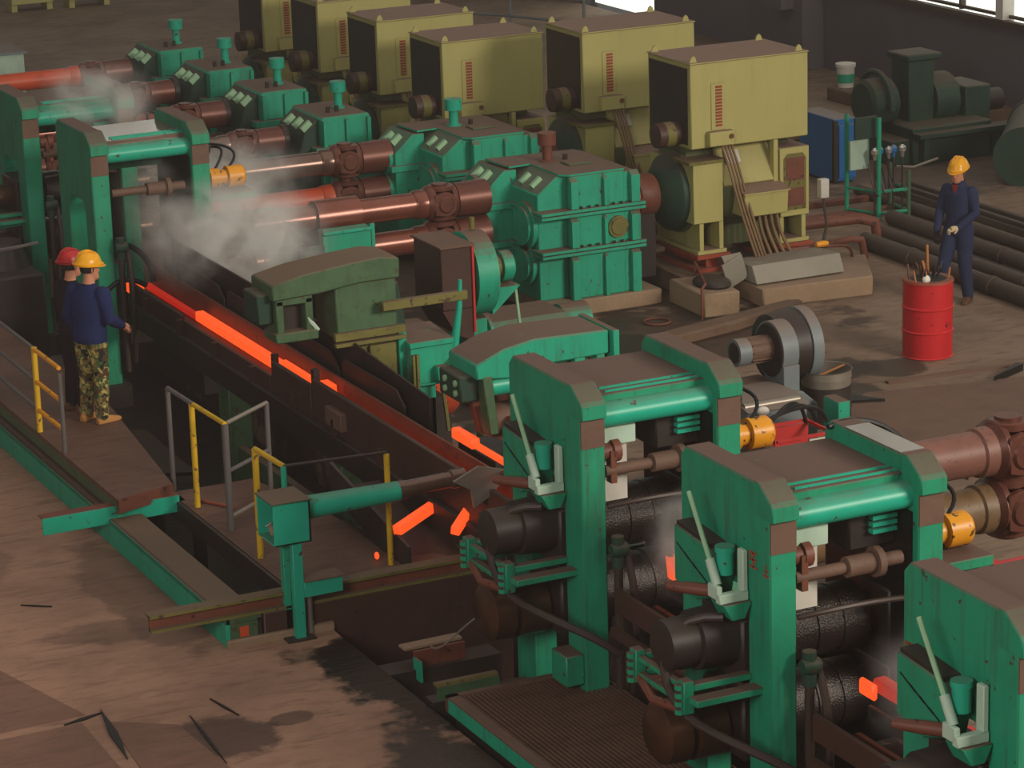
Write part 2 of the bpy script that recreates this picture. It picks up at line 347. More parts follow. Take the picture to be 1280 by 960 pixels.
YW = 27.2
w = MB()
w.box(YW, YW+0.4, 8, 50.6, -0.2, 1.52); w.box(YW, YW+0.4, 54.0, 78, -0.2, 3.6); w.box(YW, YW+0.4, 8, 78, 3.6, 9.5); w.box(YW, YW+0.4, 8, 78, 13.5, 17)
w.box(YW, YW+0.4, 49.0, 50.6, 1.52, 3.6); w.box(YW, YW+0.4, 53.9, 54.05, -0.2, 3.6)
struct('wall_back', w, 'wall')
struct('trim_1', MB().box(YW-0.10, YW+0.02, 8, 49.0, 1.46, 1.56), 'pipe')
for i in range(5):
    y0 = 24.0 + i*5.0; y1 = y0 + 5.0
    fr = MB()
    for yy in (y0+0.03, y0+1.25, y0+2.5, y0+3.75, y1-0.03): fr.box(YW+0.04, YW+0.14, yy-0.03, yy+0.03, 1.56, 3.6)
    for zz in (1.60, 2.2, 2.8, 3.56): fr.box(YW+0.06, YW+0.12, y0, y1, zz-0.025, zz+0.025)
    o = struct('window_%d' % (i+1), fr, 'pipe')
    obj('pane', MB().box(YW+0.16, YW+0.18, y0, y1, 1.52, 3.6), 'daylight', o)
    tag(obj('post', MB().box(YW-0.06, YW+0.2, y0-0.10, y0+0.10, 1.52, 3.6), 'white', o), 'white window post')
dr = struct('door_1', MB().box(YW+0.0, YW+0.1, 50.6, 50.7, 0, 3.6).box(YW+0.0, YW+0.1, 53.8, 53.9, 0, 3.6), 'pipe')
obj('pane', MB().box(YW+0.3, YW+0.32, 50.7, 53.8, 0.0, 3.6), 'daylight', dr)
struct('trim_2', MB().box(26.75, 27.2, 44.4, 45.1, 0, 6).box(26.5, 27.2, 44.7, 45.4, 1.05, 1.5), 'wall', 0.01)
struct('wall_end', MB().box(-4, 27.2, 78, 78.4, -.2, 9.5).box(-4, 27.2, 78, 78.4, 13.5, 17), 'wall')
for i in range(8):
    x0 = -4+3.9*i
    o = struct('window_%d' % (i+6), MB().box(x0, x0+.12, 77.95, 78.1, 9.5, 13.5).box(x0, x0+3.9, 78, 78.1, 11.4, 11.55), 'pipe')
    obj('pane', MB().box(x0, x0+3.9, 78.15, 78.18, 9.5, 13.5), 'daylight', o)
for i in range(14):
    y0 = 8+5.0*i
    o = struct('window_%d' % (i+14), MB().box(YW+.0, YW+.15, y0, y0+.14, 9.5, 13.5).box(YW+.05, YW+.15, y0, y0+5, 11.4, 11.55), 'pipe')
    obj('pane', MB().box(YW+.2, YW+.23, y0, y0+5.0, 9.5, 13.5), 'daylight', o)
# low concrete ledge along the back wall
struct('trim_3', MB().box(25.65, 27.1, 38.5, 41.8, 0, 0.22), 'concdark', 0.02)

# ------------------------------------------------------------------ things along the back wall
t = thing('plastic_bucket', 'white plastic bucket with a green label standing on the ledge by the back wall', 'bucket', (25.9, 41.6, 0.22))
obj('body', MB().lathe((25.9, 41.6, 0.22), (25.9, 41.6, 0.60), [(0, .13), (0.9, .155), (0.9, .17), (1, .17)], 20), 'white', t)
tag(obj('label', MB().lathe((25.9, 41.6, 0.30), (25.9, 41.6, 0.45), [(0, .143), (1, .153)], 20, False), 'green', t), 'green printed label')
obj('lid', MB().lathe((25.9, 41.6, 0.60), (25.9, 41.6, 0.62), [(0, .172), (0.7, .172), (1, .15)], 20), 'white', t)
# rail and rubbish by the doorway
t = thing('guard_railing', 'grey pipe railing behind the row of motors near the bright doorway', 'railing', (22.6, 50, 0))
rl = MB(); ra = [(20.6, 54.9), (22.4, 52.6), (23.9, 50.3), (24.6, 48.6)]
for (x, y) in ra: obj('post', MB().tube([(x, y, 0), (x, y, 0.95)], 0.03), 'grey', t)
for zz in (0.5, 0.93): obj('rail', MB().tube([(x, y, zz) for x, y in ra], 0.028), 'grey', t)
t = thing('cement_sack', 'pale sack lying on the floor in front of the bright doorway', 'sack', (25.5, 50.3, 0))
obj('body', MB().ell((25.5, 50.3, 0.12), 0.5, 0.35, 0.14), 'white', t)
t = thing('cement_sack', 'pale sack with an orange print beside the bright doorway jamb', 'sack', (26.2, 49.2, 0))
obj('body', MB().ell((26.2, 49.2, 0.16), 0.35, 0.4, 0.18), 'white', t)
tag(obj('print', MB().ell((26.1, 49.35, 0.22), 0.16, 0.16, 0.15), 'orange', t), 'orange print')

# far pale-green switch cabinets at the top left corner
for k, (x, y, lab) in enumerate(((17.45, 59.9, 'pale green cabinet on legs at the far end of the hall, left one of two'), (18.65, 59.75, 'pale green cabinet on legs at the far end of the hall, right one of two'))):
    t = thing('switch_cabinet', lab, 'cabinet', (x, y, 0), 'cabinets at the far end')
    obj('body', MB().box(x-.45, x+.45, y, y+.6, .15, 1.6), 'yg', t, .01)
    for sx in (-.38, .38): obj('leg', MB().box(x+sx-.06, x+sx+.06, y+.05, y+.5, 0, .15), 'yg', t)

# old dark green machine by the wall
t = thing('old_machine', 'disused dark green machine with a tall column standing by the back wall', 'machine', (24.4, 37.0, 0))
obj('base', MB().box(23.6, 25.6, 36.6, 37.9, 0, .38).box(23.9, 25.3, 36.5, 37.4, .0, .55), 'darkgreen', t, .02)
obj('column', MB().box(24.15, 24.6, 37.0, 37.5, .3, 1.5).box(24.1, 24.7, 36.95, 37.55, 1.46, 1.56), 'darkgreen', t, .02)
obj('drum', MB().lathe((23.5, 37.3, .85), (24.0, 37.3, .85), [(0, .30), (.1, .36), (.9, .36), (1, .30)], 24), 'darkgreen', t)
obj('guard', MB().tube([(23.75+.0, 37.3+.46*cos(a), .85+.46*sin(a)) for a in [radians(d) for d in range(20, 200, 12)]], .05), 'darkgreen', t)
obj('gear_case', MB().lathe((24.6, 37.3, .8), (25.1, 37.3, .8), [(0, .40), (.8, .40), (1, .3)], 24), 'darkgreen', t)
obj('side_block', MB().box(25.1, 25.55, 36.9, 37.7, .3, 1.0), 'darkgreen', t, .02)
obj('motor', MB().lathe((25.5, 37.2, .7), (25.95, 37.2, .7), [(0, .17), (.9, .17), (1, .1)], 18), 'dark', t)
obj('table', MB().box(23.9, 25.7, 36.3, 36.6, .42, .48), 'darkgreen', t)
obj('leg', MB().box(25.5, 25.6, 36.35, 36.5, 0, .42), 'darkgreen', t); obj('leg', MB().box(24.0, 24.1, 36.35, 36.5, 0, .42), 'darkgreen', t)
t = thing('pipe_coupling_barrel', 'large dark green barrel casing lying at the right edge beyond the worker', 'casing', (25.2, 35.4, 0))
obj('shell', MB().lathe((25.9, 36.2, .42), (24.4, 34.4, .42), [(0, .40), (0, .44), (.05, .44), (.05, .42), (.95, .42), (.95, .44), (1, .44), (1, .30)], 28), 'darkgreen', t)
obj('saddle', MB().box(25.0, 25.9, 35.4, 36.0, 0, .12, rz=.9), 'darkgreen', t)
obj('saddle', MB().box(24.3, 25.2, 34.6, 35.1, 0, .12, rz=.9), 'darkgreen', t)

# concrete block ledge
t = thing('concrete_block', 'low grey concrete block between the end motor and the dark green machine', 'block', (23.6, 39.2, 0))
obj('body', MB().box(23.2, 24.4, 39.0, 39.6, 0, .16, rz=-.06), 'concdark', t, .03)

# blue cabinet
t = thing('electrical_cabinet', 'bright blue metal cabinet behind the end motor', 'cabinet', (22.25, 36.4, 0))
obj('body', MB().box(22.24, 22.60, 36.02, 37.0, 0.03, .95), 'blue', t, .01)
obj('door', MB().box(22.30, 22.59, 35.99, 36.02, .08, .86), 'blue', t, .006)
obj('edge_strip', MB().box(22.22, 22.28, 35.99, 36.06, .03, .93), 'dark', t)
obj('handle', MB().box(22.40, 22.43, 35.95, 36.0, .45, .66), 'dark', t)
obj('plinth', MB().box(22.26, 22.56, 36.05, 36.95, 0, .03), 'dark', t)
# green gas rack
t = thing('gas_rack', 'green pipe rack carrying valves and gas cylinders beside the blue cabinet', 'rack', (21.6, 33.75, 0))
for (x, y, h) in ((21.45, 33.6, 1.45), (21.9, 33.55, .68), (21.25, 34.1, 1.45), (21.95, 34.1, .68)): obj('post', MB().tube([(x, y, 0), (x, y, h)], .032), 'oldgreen' if h < 1 else 'green', t)
for zz in (.12, .42): obj('rail', MB().tube([(21.25, 34.1, zz), (21.45, 33.6, zz), (21.9, 33.55, zz), (21.95, 34.1, zz)], .025), 'green', t)
obj('sign_board', MB().box(21.15, 21.50, 33.72, 33.76, 1.15, 1.45), 'darkgreen', t)
obj('valve_board', MB().box(21.12, 21.42, 33.8, 33.84, .72, 1.12), 'mint', t)
for k in range(5):
    x = 21.40+.11*k; y = 33.62 + .05*(k % 2)
    obj('valve', MB().lathe((x, y, .86), (x, y, 1.03), [(0, .02), (.4, .03), (.5, .05), (.8, .05), (1, .02)], 10), 'bright' if k % 2 == 0 else 'blue', t)
    obj('riser', MB().tube([(x, y, .1), (x, y, .88)], .014, 6), 'dark', t)
for k in range(3): obj('loop_hose', MB().tube(bez((21.35+.15*k, 33.7, .8), (21.3+.15*k, 33.5, .3), (21.5+.1*k, 33.5, .2), (21.5+.12*k, 33.8, .7)), .012, 6), 'hose', t)
obj('outlet_pipe', MB().tube([(21.8, 33.7, .72), (22.0, 33.6, .70), (22.5, 33.75, .74)], .018, 6), 'steel', t)

# long pipes and beams lying in the floor gully at the right
for k, (x, z, r, y0, y1, lab) in enumerate((
    (20.45, .0, .11, 26.0, 32.4, 'thick dirty pipe lying nearest the worker along the gully edge'),
    (20.95, .0, .085, 26.0, 32.9, 'second dirty pipe from the gully edge'),
    (21.5, .0, .10, 25.5, 33.4, 'dirt covered pipe in the middle of the gully pipes'),
    (22.1, .0, .08, 25.5, 35.2, 'thin dirty pipe next to the outer gully beam'))):
    t = thing('floor_pipe', lab, 'pipe', (x, y0, 0), 'long pipes on the right floor')
    obj('body', MB().lathe((x, y0, r+z), (x+.02, y1, r+z), [(0, r), (1, r)], 14), 'pipe', t)
    for yy in (y0+1.2, y0+3.4, y0+5.2): obj('collar', MB().lathe((x+.005, yy, r+z), (x+.005, yy+.08, r+z), [(0, r+.015), (1, r+.015)], 14), 'pipe', t)
t = thing('steel_beam', 'flat dirty steel beam lying outermost beside the gully pipes', 'beam', (22.75, 26, 0))
obj('body', MB().box(22.55, 22.95, 25.5, 35.0, 0, .10).box(22.6, 22.68, 25.5, 35.0, .1, .16).box(22.82, 22.9, 25.5, 35.0, .1, .16), 'pipe', t, .01)
t = thing('steel_beam', 'channel beam lying between the worker and the middle gully pipe', 'beam', (21.2, 26, 0))
obj('body', MB().box(21.12, 21.28, 25.8, 32.6, 0, .07), 'dark', t, .01)
# rusty bent pipes by the motor foot
t = thing('bent_pipe', 'rusty pipe bent down at its end on the floor behind the cable tray', 'pipe', (20.0, 32.6, 0))
obj('body', MB().tube([(17.9, 33.0, .32), (20.6, 32.75, .32), (20.82, 32.7, .25), (20.86, 32.7, .0)], .075, 12), 'rust', t)
t = thing('bent_pipe', 'thin rusty pipe with an elbow right behind the grey cable tray', 'pipe', (19.9, 31.9, 0))
obj('body', MB().tube([(18.6, 31.75, .26), (19.9, 31.85, .30), (20.1, 31.9, .26), (20.16, 31.9, .0)], .05, 10), 'rust', t)
t = thing('floor_rail', 'rusty flat rail lying across the floor behind the gas rack foot', 'rail', (19.9, 34, 0))
obj('body', MB().box(18.9, 21.9, 33.95, 34.1, 0, .10), 'rust', t, .01)
t = thing('floor_rail', 'long rusty rail lying behind the end motor towards the blue cabinet', 'rail', (20.3, 34.9, 0))
obj('body', MB().box(19.2, 22.4, 34.8, 34.92, 0, .08, rz=-.03), 'rust', t, .01)
# junction box on post by the motor
t = thing('switch_box', 'small cream switch box on a conduit right beside the end motor', 'box', (19.35, 31.6, 0))
obj('box', MB().box(19.25, 19.37, 31.5, 31.6, .98, 1.22), 'white', t, .005)
obj('conduit', MB().tube([(19.31, 31.55, 1.0), (19.36, 31.55, .6), (19.25, 31.5, .3), (19.2, 31.45, .0)], .02, 8), 'pipe', t)
# dark oil patches and planks across the right floor: thin steel cover plates
t = thing('floor_cover_plate', 'wide dusty steel cover plate lying near the grey blowers', 'plate', (17.4, 25.5, 0))
obj('body', MB().prism([(15.95, 25.9), (16.75, 26.5), (18.7, 26.1), (17.9, 24.0), (16.0, 23.4)], 'z', 0.0, 0.03), MT['plank'], t)
t = thing('floor_cover_plate', 'narrow cover plate running across the floor behind the red drum', 'plate', (18.6, 26.6, 0))
obj('body', MB().prism([(17.2, 26.8), (20.2, 26.55), (20.2, 26.48), (17.2, 26.73)], 'z', 0.0, 0.03), 'plank', t)
t = thing('scrap_wedge', 'black scrap wedge lying on the floor beside the open barrel', 'scrap', (16.55, 26.2, 0))
obj('body', MB().prism([(16.35, 26.25), (16.75, 26.1), (16.5, 26.5)], 'z', 0.0, 0.06), 'black', t)
t = thing('scrap_wedge', 'dark bent plate lying on the floor right of the red drum base', 'scrap', (18.5, 26.35, 0))
obj('body', MB().prism([(18.2, 26.15), (18.75, 26.5), (18.78, 26.42)], 'z', 0.0, 0.08), 'black', t)
# ------------------------------------------------------------------ gearboxes
def gearbox_big(yc, label, ventmat):
    """two-shaft reducer: tall body with bolted flanges, lower neighbour body towards the stands, vent pipe on the lid"""
    y0, y1 = yc-.72, yc+.86
    t = thing('gearbox', label, 'gearbox', (15.9, yc, .2), 'large green gearboxes')
    B = MB()
    B.prism([(y0, .2), (y0, 1.73), (y1-.18, 1.73), (y1, 1.5), (y1, .2)], 'x', 15.62, 16.34)
    obj('main_body', B, 'green', t, .012)
    obj('chamfer_case', MB().prism([(15.62, .2), (15.62, 1.73), (15.5, 1.73), (15.22, 1.52), (15.22, .2)], 'y', y0+.12, y1-.1), 'green', t, .012)
    obj('rear_body', MB().prism([(15.3, .2), (15.3, 1.71), (15.14, 1.71), (14.88, 1.48), (14.88, .2)], 'y', y0+.85, y1+.02), 'green', t, .012)
    # lid
    obj('lid', MB().prism([(15.5, y0+.1), (15.6, y0), (16.34, y0), (16.36, y1-.2), (15.16, y1-.12), (15.2, y0+.85), (15.5, y0+.88)], 'z', 1.73, 1.752), 'green', t)
    for z in (.80, 1.28):
        obj('flange', MB().box(15.18, 16.60, y0-.07, y1+.04, z-.045, z-.005), 'green', t, .005); obj('flange', MB().box(15.18, 16.60, y0-.07, y1+.04, z+.005, z+.045), 'green', t, .005)
        bl = MB()
        for k in range(9): bl.cyl((15.62+.11*k, y0-.04, z+.04), (15.62+.11*k, y0-.04, z+.075), .018, n=6)
        obj('bolt', bl, 'dark', t)
    for x, nm in ((15.64, .05), (16.06, .022), (16.47, .06)):
        R = MB()
        for za, zb in ((.2, .75), (.85, 1.23), (1.33, 1.72)):
            R.prism([(y0+.02, za), (y0-.06, za), (y0-.06, zb-.06), (y0+.02, zb)], 'x', x-nm, x+nm)
        obj('rib', R, 'green', t, .004)
    obj('side_case', MB().box(16.3, 16.52, y0+.02, y1-.05, .2, 1.70), 'green', t, .01)
    for k, (zz, rr) in enumerate(((1.22, .22), (.62, .2))):
        obj('bearing_cap', MB().lathe((16.5, yc, zz), (16.62, yc, zz), [(0, rr), (.6, rr), (1, rr-.05)], 24), 'green', t)
    tag(obj('round_cover', MB().lathe((16.24, y0+.01, 1.04), (16.24, y0-.05, 1.04), [(0, .135), (.7, .135), (.7, .11), (1, .10)], 24), 'olive', t), 'round yellow-brown inspection cover')
    # bearing caps facing the mill
    for (xf, yy, zz, rr) in ((15.22, yc-.30, 1.1, .30), (15.22, yc-.30, .62, .26), (14.88, yc+.42, 1.40, .24), (14.88, yc+.42, .95, .24)):
        obj('bearing_cap', MB().lathe((xf, yy, zz), (xf-.10, yy, zz), [(0, rr), (.6, rr), (.6, rr-.06), (1, rr-.06)], 24), 'green', t)
    for yy in (yc-.35, yc-.05, yc+.35, yc+.6):
        xx = 15.36 if yy < yc else 15.02
        obj('lug', MB().box(xx-.10, xx+.06, yy-.03, yy+.03, 1.56, 1.66, ry=-.65), 'palegreen', t)
    for z in (.8, 1.28): obj('side_flange', MB().box(14.80, 15.25, y0+.8, y1+.05, z-.04, z+.04), 'green', t, .005)
    v = (15.75, yc+.18)
    obj('vent_pipe', MB().lathe((v[0], v[1], 1.75), (v[0], v[1], 2.02), [(0, .10), (.08, .10), (.08, .062), (1, .062)], 16), ventmat, t)
    obj('vent_cap', MB().lathe((v[0], v[1], 1.96), (v[0], v[1], 2.11), [(0, .115), (1, .115)], 18), ventmat, t)
    fr = MB().box(15.83, 16.15, yc-.26, yc-.02, 1.752, 1.775)
    obj('hatch', fr, 'oldgreen', t, .005)
    obj('oil_gauge', MB().cyl((15.98, yc+.15, 1.75), (15.98, yc+.15, 1.82), .03), 'dark', t)
    p = MB().box(15.25, 16.80, yc-.80, yc+1.0, 0, .2)
    tag(obj('plinth', p, 'concrete', None, .02, at=(0, 0, 0)), 'raw concrete plinth under the ' + ('nearest large green gearbox' if yc < 33 else 'large green gearbox with the teal vent'), 'plinth', 'gearbox plinths')
    return t
gearbox_big(32.03, 'nearest large green gearbox, round yellow cover on its face, brown vent cap', 'rust')
gearbox_big(34.80, 'large green gearbox with teal vent cap, directly behind the nearest one', 'teal')

def gearbox_small(yc, label):
    t = thing('gearbox', label, 'gearbox', (14.85, yc, .2), 'small green gearboxes')
    y0, y1 = yc-.55, yc+.55
    obj('lower_body', MB().box(14.5, 15.35, y0, y1, .2, 1.25), 'green', t, .012)
    obj('lid', MB().prism([(14.5, 1.35), (14.5, 1.72), (14.54, 1.75), (15.17, 1.75), (15.2, 1.72), (15.2, 1.35)], 'y', y0-.02, y1), 'green', t, .012)
    obj('flange', MB().box(14.38, 15.30, y0-.09, y1+.06, 1.26, 1.35), 'green', t, .006)
    obj('case', MB().prism([(14.5, .3), (14.5, 1.72), (14.3, 1.55), (14.2, 1.25), (14.2, .3)], 'y', y0+.1, y1-.05), 'darkgreen', t, .012)
    R = MB()
    for x in (14.53, 14.86, 15.17): R.box(x-.025, x+.025, y0-.07, y0, 1.35, 1.70)
    for x in (14.6, 15.0, 15.3): R.box(x-.02, x+.02, y0-.06, y0, .2, 1.25)
    obj('rib', R, 'green', t)
    for zz in (1.40, .95): obj('bearing_cap', MB().lathe((14.2, yc+.05, zz), (14.08, yc+.05, zz), [(0, .2), (.6, .2), (.6, .15), (1, .15)], 20), 'dark', t)
    for yy in (yc-.4, yc-.1, yc+.2): obj('lug', MB().box(14.26, 14.42, yy-.03, yy+.03, 1.57, 1.67, ry=-.7), 'palegreen', t)
    obj('vent_pipe', MB().lathe((14.97, yc-.02, 1.75), (14.97, yc-.02, 2.02), [(0, .09), (.08, .09), (.08, .06), (1, .06)], 14), 'teal', t)
    obj('vent_cap', MB().lathe((14.97, yc-.02, 1.98), (14.97, yc-.02, 2.12), [(0, .11), (1, .11)], 16), 'teal', t)
    for dx in (-.25, -.12): obj('lid_bolt', MB().cyl((14.97+dx, yc-.25, 1.75), (14.97+dx, yc-.25, 1.83), .03, n=8), 'dark', t)
    obj('oil_pipe', MB().tube([(15.3, y0-.12, 1.2), (14.75, y0-.13, 1.12), (14.6, y0-.12, .6)], .025, 8), 'rust', t)
    obj('base_foot', MB().box(14.2, 15.5, y0-.1, y1+.1, 0, .2), 'concdark', t, .02)
    return t
for yc, lab in ((37.08, 'small green gearbox third in the row, just behind the two large ones'), (39.35, 'small green gearbox fourth in the row, second of the four small ones'),
                (41.5, 'small green gearbox second from the far end of the row'), (43.68, 'small green gearbox at the far end of the row')):
    gearbox_small(yc, lab)

# ------------------------------------------------------------------ drive motors
def motor(x0, yc, zt, label, big=True):
    """drive motor: rounded stator between end brackets, cooler box above with louvre and small fan motor, terminal box with cables"""
    t = thing('drive_motor', label, 'motor', (x0+.83, yc, .28), 'pale green drive motors')
    L = 1.67 if big else 1.52
    x1 = x0+L; yf, yb = yc-.55, yc+.55; zb = zt-1.06
    zc = zt-1.68
    T = MB().box(x0, x1, yf, yb, zb, zt)
    obj('cooler_box', T, 'yg', t, .012)
    obj('roof_sheet', MB().box(x0-.01, x1+.01, yf-.01, yb+.01, zt, zt+.012), 'yg', t)
    for (x, y) in ((x0+.07, yf+.06), (x1-.1, yf+.06), (x0+.07, yb-.06), (x1-.1, yb-.06)):
        obj('lifting_lug', MB().prism([(x-.05, zt+.01), (x+.05, zt+.01), (x+.03, zt+.07), (x, zt+.095), (x-.03, zt+.07)], 'y', y-.012, y+.012), 'yg', t)
    # louvre
    xl = x0+.31
    obj('louvre_frame', MB().box(xl-.03, xl+.17, yf-.012, yf, zt-.84, zt-.26), 'yg', t, .004)
    sl = MB()
    for k in range(13): sl.box(xl+.03, xl+.12, yf-.02, yf-.008, zt-.80+.04*k, zt-.774+.04*k)
    obj('slat', sl, 'redoxide', t)
    obj('sensor_box', MB().box(xl-.10, xl+.24, yf-.10, yf, zt-1.03, zt-.85), 'yg', t, .006)
    obj('knob', MB().cyl((xl+.2, yf-.12, zt-.92), (xl+.2, yf-.1, zt-.92), .03), 'rust', t)
    # fan motor at the mill side
    f = obj('fan_motor', MB().lathe((x0-.33, yc-.22, zb+.16), (x0, yc-.22, zb+.16), [(0, .13), (0.02, .155), (.35, .155), (.36, .145), (1, .145)], 22), 'darkrust', t)
    tag(obj('fan_cowl', MB().lathe((x0-.22, yc-.22, zb+.16), (x0-.10, yc-.22, zb+.16), [(0, .158), (1, .158)], 22), 'olive', f), 'yellowish band')
    obj('mill_side_panel', MB().box(x0-.015, x0, yf+.08, yb-.06, zb+.05, zt-.06), 'dark', t)
    # lower machine
    obj('stator', MB().lathe((x0+.05, yc, zc), (x1-.05, yc, zc), [(0, .52), (1, .52)], 28).box(x0+.1, x1-.1, yc-.22, yc+.5, .5, zb), 'ygdark', t)
    obj('end_bell', MB().lathe((x0+.06, yc, zc), (x0-.25, yc, zc), [(0, .50), (.4, .48), (.8, .34), (1, .2)], 28), 'darkgreen', t)  # Dark green here stands in for shade on the bell
    fb = zc+.46
    obj('end_panel', MB().box(x0+.01, x0+.43, yf-.02, yb, zc-.32, zc+.43), 'yg', t, .008)
    obj('end_cap_ledge', MB().box(x0-.06, x0+.45, yf-.04, yf+.4, zc+.43, zc+.47), 'olive', t)
    pr = obj('window_panel', MB().box(x1-.42, x1, yf-.02, yb, zc-.38, zc+.50), 'yg', t, .008)
    obj('window_surround', MB().prism([(x1-.37, zc-.30), (x1-.05, zc-.30), (x1-.05, zc+.36), (x1-.10, zc+.42), (x1-.32, zc+.42), (x1-.37, zc+.36)], 'y', yf-.03, yf-.02), 'olive', pr)
    gl = MB().box(x1-.34, x1-.08, yf-.036, yf-.03, zc-.25, zc-.02).box(x1-.34, x1-.08, yf-.036, yf-.03, zc+.08, zc+.37)
    obj('grille', gl, 'rust', pr)
    obj('sloping_cover', MB().prism([(yf+.28, zb), (yf-.0, zc+.12), (yf+.05, zc+.08), (yf+.34, zb)], 'x', x0+.46, x1-.46), 'yg', t)
    tag(obj('rating_plate', MB().prism([(yf+.19, zb-.10), (yf+.10, zb-.25), (yf+.11, zb-.26), (yf+.2, zb-.11)], 'x', x0+.55, x0+.76), 'white', t), 'white rating plate')
    obj('frame_post', MB().box(x1-.50, x1-.44, yf, yf+.1, zc+.05, zb), 'yg', t)
    xb = x0+.62
    tb = obj('terminal_box', MB().prism([(yf-.22, zc-.27), (yf-.24, zc+.02), (yf+.1, zc+.10), (yf+.1, zc-.27)], 'x', xb, xb+.62), 'yg', t, .01)
    obj('lid', MB().prism([(yf-.26, zc+.02), (yf-.26, zc+.035), (yf+.1, zc+.115), (yf+.1, zc+.10)], 'x', xb-.02, xb+.64), 'yg', tb)
    for k in range(6):
        x = xb+.10+.085*k
        obj('cable', MB().tube(bez((x, yf-.1, zc-.25), (x, yf-.12, zc-.5), (x+.05, yf-.2, .6), (x+.10+.02*k, yf-.28, .28), 8), .023, 7), 'cable', t)
    for k in range(4):
        x = x0+.42+.045*k
        obj('cable', MB().tube([Vector((x, yf-.02, zt-1.0))]+bez((x, yf-.05, zt-1.1), (x+.12, yf-.10, zc+.2), (x+.05, yf-.30, zc-.1), (x+.35, yf-.35, .30), 9), .017, 6), 'cable', t)
    # feet and base
    for (xa, xe) in ((x0+.1, x0+.46), (x1-.42, x1-.02)):
        ft = MB()
        for xx in (xa+.03, xe-.05): ft.box(xx-.03, xx+.03, yf+.0, yb, .5, zc-.30)
        ft.box(xa-.03, xe+.02, yf-.01, yb, .50, .55)
        obj('foot', ft, 'yg', t, .004)
        tag(obj('base_rail', MB().box(xa-.06, xe+.05, yf-.05, yb, .28, .33).box(xa-.06, xe+.05, yf-.05, yb, .45, .5).box(xa+.1, xe-.1, yf+.02, yb, .3, .5), 'redoxide', t), 'red-oxide base rail')
    return t
motor(17.33, 31.95, 2.90, 'nearest pale olive drive motor, whole front face, cables and window panel in view')
motor(17.33, 34.85, 2.90, 'second pale olive drive motor, behind the nearest, with a grey sensor box under its louvre')
motor(16.30, 37.05, 2.58, 'third pale olive drive motor, the lower half of its front in shade', False)
motor(16.30, 39.30, 2.58, 'fourth pale olive drive motor along the row', False)
motor(16.30, 41.55, 2.58, 'fifth pale olive drive motor along the row', False)
motor(16.30, 43.85, 2.58, 'last pale olive drive motor at the far end of the row', False)
for k, (xa, xe, yc) in enumerate(((17.15, 19.2, 31.98), (17.15, 19.2, 34.85), (16.1, 18.0, 37.05), (16.1, 18.0, 39.3), (16.1, 18.0, 41.55), (16.1, 18.0, 43.85))):
    lab = ['stained concrete foundation under the %s drive motor' % w for w in ('nearest', 'second', 'third', 'fourth', 'fifth', 'last')][k]
    tag(obj('foundation', MB().box(xa, xe, yc-.72, yc+.7, 0, .28), 'concdark', None, .02), lab, 'foundation', 'motor foundations')
# couplings between gearbox and motor
for (xa, xe, yc, z, w, m) in ((16.62, 17.10, 32.0, 1.22, 'nearest', 'orange'), (16.62, 17.10, 34.82, 1.22, 'second', 'orange'), (15.35, 16.1, 37.06, .92, 'third', 'rust'), (15.35, 16.1, 39.33, .92, 'fourth', 'rust'), (15.35, 16.1, 41.52, .92, 'fifth', 'rust'), (15.35, 16.1, 43.75, .92, 'last', 'rust')):
    t = thing('shaft_coupling', 'drum coupling between the %s gearbox and its motor' % w, 'coupling', ((xa+xe)/2, yc, z), 'motor couplings')
    tag(obj('sleeve', MB().lathe((xa, yc, z), (xa+.18, yc, z), [(0, .25), (.05, .275), (.95, .275), (1, .25)], 26), m, t), 'orange sleeve' if m == 'orange' else 'rusty sleeve')
    obj('brake_drum', MB().lathe((xa+.2, yc, z), (xe-.02, yc, z), [(0, .255), (.1, .265), (.9, .265), (1, .255)], 26), 'rust', t)
    obj('pedestal', MB().box(xa+.1, xe-.05, yc-.15, yc+.15, 0 if xa < 16 else .2, z-.2), 'dark', t)

